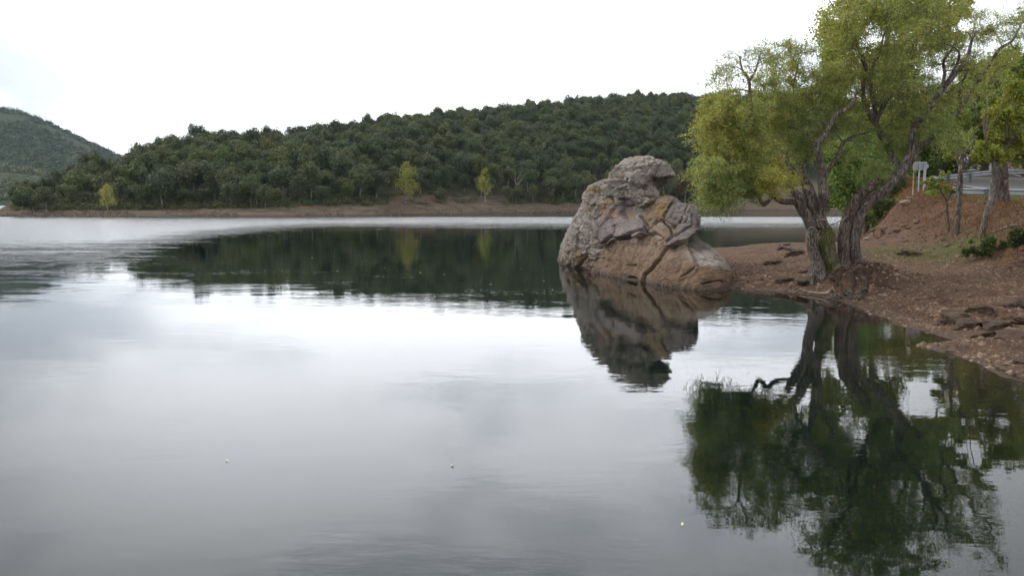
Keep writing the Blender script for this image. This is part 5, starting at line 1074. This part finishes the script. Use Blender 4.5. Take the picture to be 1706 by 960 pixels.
# notice board seen from behind
Y = 50.0; g_ = at(1529, 323, Y); zg = g_.z; nb_ = thing('notice_board', 'grey notice board seen from behind on metal posts', 'sign', (g_.x, Y, zg))
k_ = Y/F_PX
def bx(name, par, x0, x1, y0, y1, z0, z1, mat): return link(name, box_mesh(name, x0, x1, y0, y1, z0, z1), mat, par)
bx('board', nb_, -8.5*k_, 12*k_, -.02, .02, 40*k_, 52*k_, M_SIGNBACK)
bx('frame', nb_, -9.2*k_, 12.7*k_, -.012, .012, 39.3*k_, 52.7*k_, M_GALV)
bx('post', nb_, -.8*k_, .8*k_, -.09, -.025, -.6, 53.5*k_, M_GALV)
bx('post', nb_, 7.5*k_, 9*k_, -.07, -.025, -.6, 52*k_, M_GALV)
bx('brace', nb_, -3*k_, -.8*k_, -.12, -.06, -.3, .03, M_GALV)
th = np.linspace(0, 2*np.pi, 20, endpoint=False)
def disc_mesh(name, r_, d=.02): 
    V = [(0, -d, 0), (0, d, 0)]+[(math.cos(a)*r_, -d, math.sin(a)*r_) for a in th]+[(math.cos(a)*r_, d, math.sin(a)*r_) for a in th]; F = []
    for i in range(20): j = (i+1) % 20; F += [(0, 2+j, 2+i), (1, 22+i, 22+j), (2+i, 2+j, 22+j), (2+i, 22+j, 22+i)]
    return np_mesh(name, V, F)
rs_ = thing('round_sign', 'small round sign seen from behind beside the notice board', 'sign', at(1542, 300, 53)); o = link('disc', disc_mesh('disc', .15), M_SIGNBACK, rs_); o.location = (0, 0, 23*53/F_PX); bx('post', rs_, -.03, .03, .025, .08, -.9, 24*53/F_PX, M_GALV)
pl = thing('pole', 'thin rusty pole on a concrete footing left of the notice board', 'pole', at(1520, 341, 46)); k_ = 46/F_PX
tb = Tubes(); tb.add(np.array([(0, 0, 0, .028), (.0, 0, 35*k_, .026), (.0, 0, 69*k_, .024)]), 8); link('shaft', tb.mesh('shaft'), M_RUST, pl)
bx('footing', pl, -7*k_, 4*k_, -.2, .2, -.35, -.03, M_CONC)
pl.location.z = gz(pl.location.x, 46) + .12
o = link('cap', disc_mesh('cap', .07, .03), M_WHITE, pl); o.location = (4*k_, 0, 71.5*k_)
ch = thing('chevron_sign', 'dark bend sign with white arrow chevrons beyond the far guardrail', 'sign', at(1604, 292, 64)); k_ = 64/F_PX
bx('panel', ch, -10*k_, 9*k_, -.015, .015, 20*k_, 31*k_, M_NAVY); bx('post', ch, -.04, .04, .02, .08, -1.0, 30*k_, M_GALV)
for dx in (-7, 0, 6.2):
    V = []; w = 1.9
    for (a, c) in ((-w, 10.2), (0, 10.2), (2.4, 5.5), (0, .8), (-w, .8), (.5, 5.5)): V.append(((dx+a)*k_, -.019, (20+c)*k_))
    V2 = [(x, -.026, z) for x, y, z in V]; F = [(6+i) for i in range(6)]
    me = bpy.data.meshes.new('chevron'); me.from_pydata(V+V2, [], [(6, 7, 8, 11), (11, 8, 9, 10), (0, 1, 7, 6), (1, 2, 8, 7), (2, 3, 9, 8), (3, 4, 10, 9), (4, 5, 11, 10), (5, 0, 6, 11)]); link('chevron', me, M_WHITE, ch)

# ------------------------------------------------------------------ air
m, t = mat_new('air'); g = G(t); v = g.n('ShaderNodeVolumePrincipled', {'Color': (0.70, 0.88, 1.0, 1), 'Density': 0.00006, 'Anisotropy': 0.1}); t.links.new(v.outputs[0], g.n('ShaderNodeOutputMaterial').inputs['Volume'])
tag(link('haze', box_mesh('haze', -6200, 6200, -420, 8200, -11.5, 420), m), kind='stuff')
print('objects', len(bpy.data.objects))
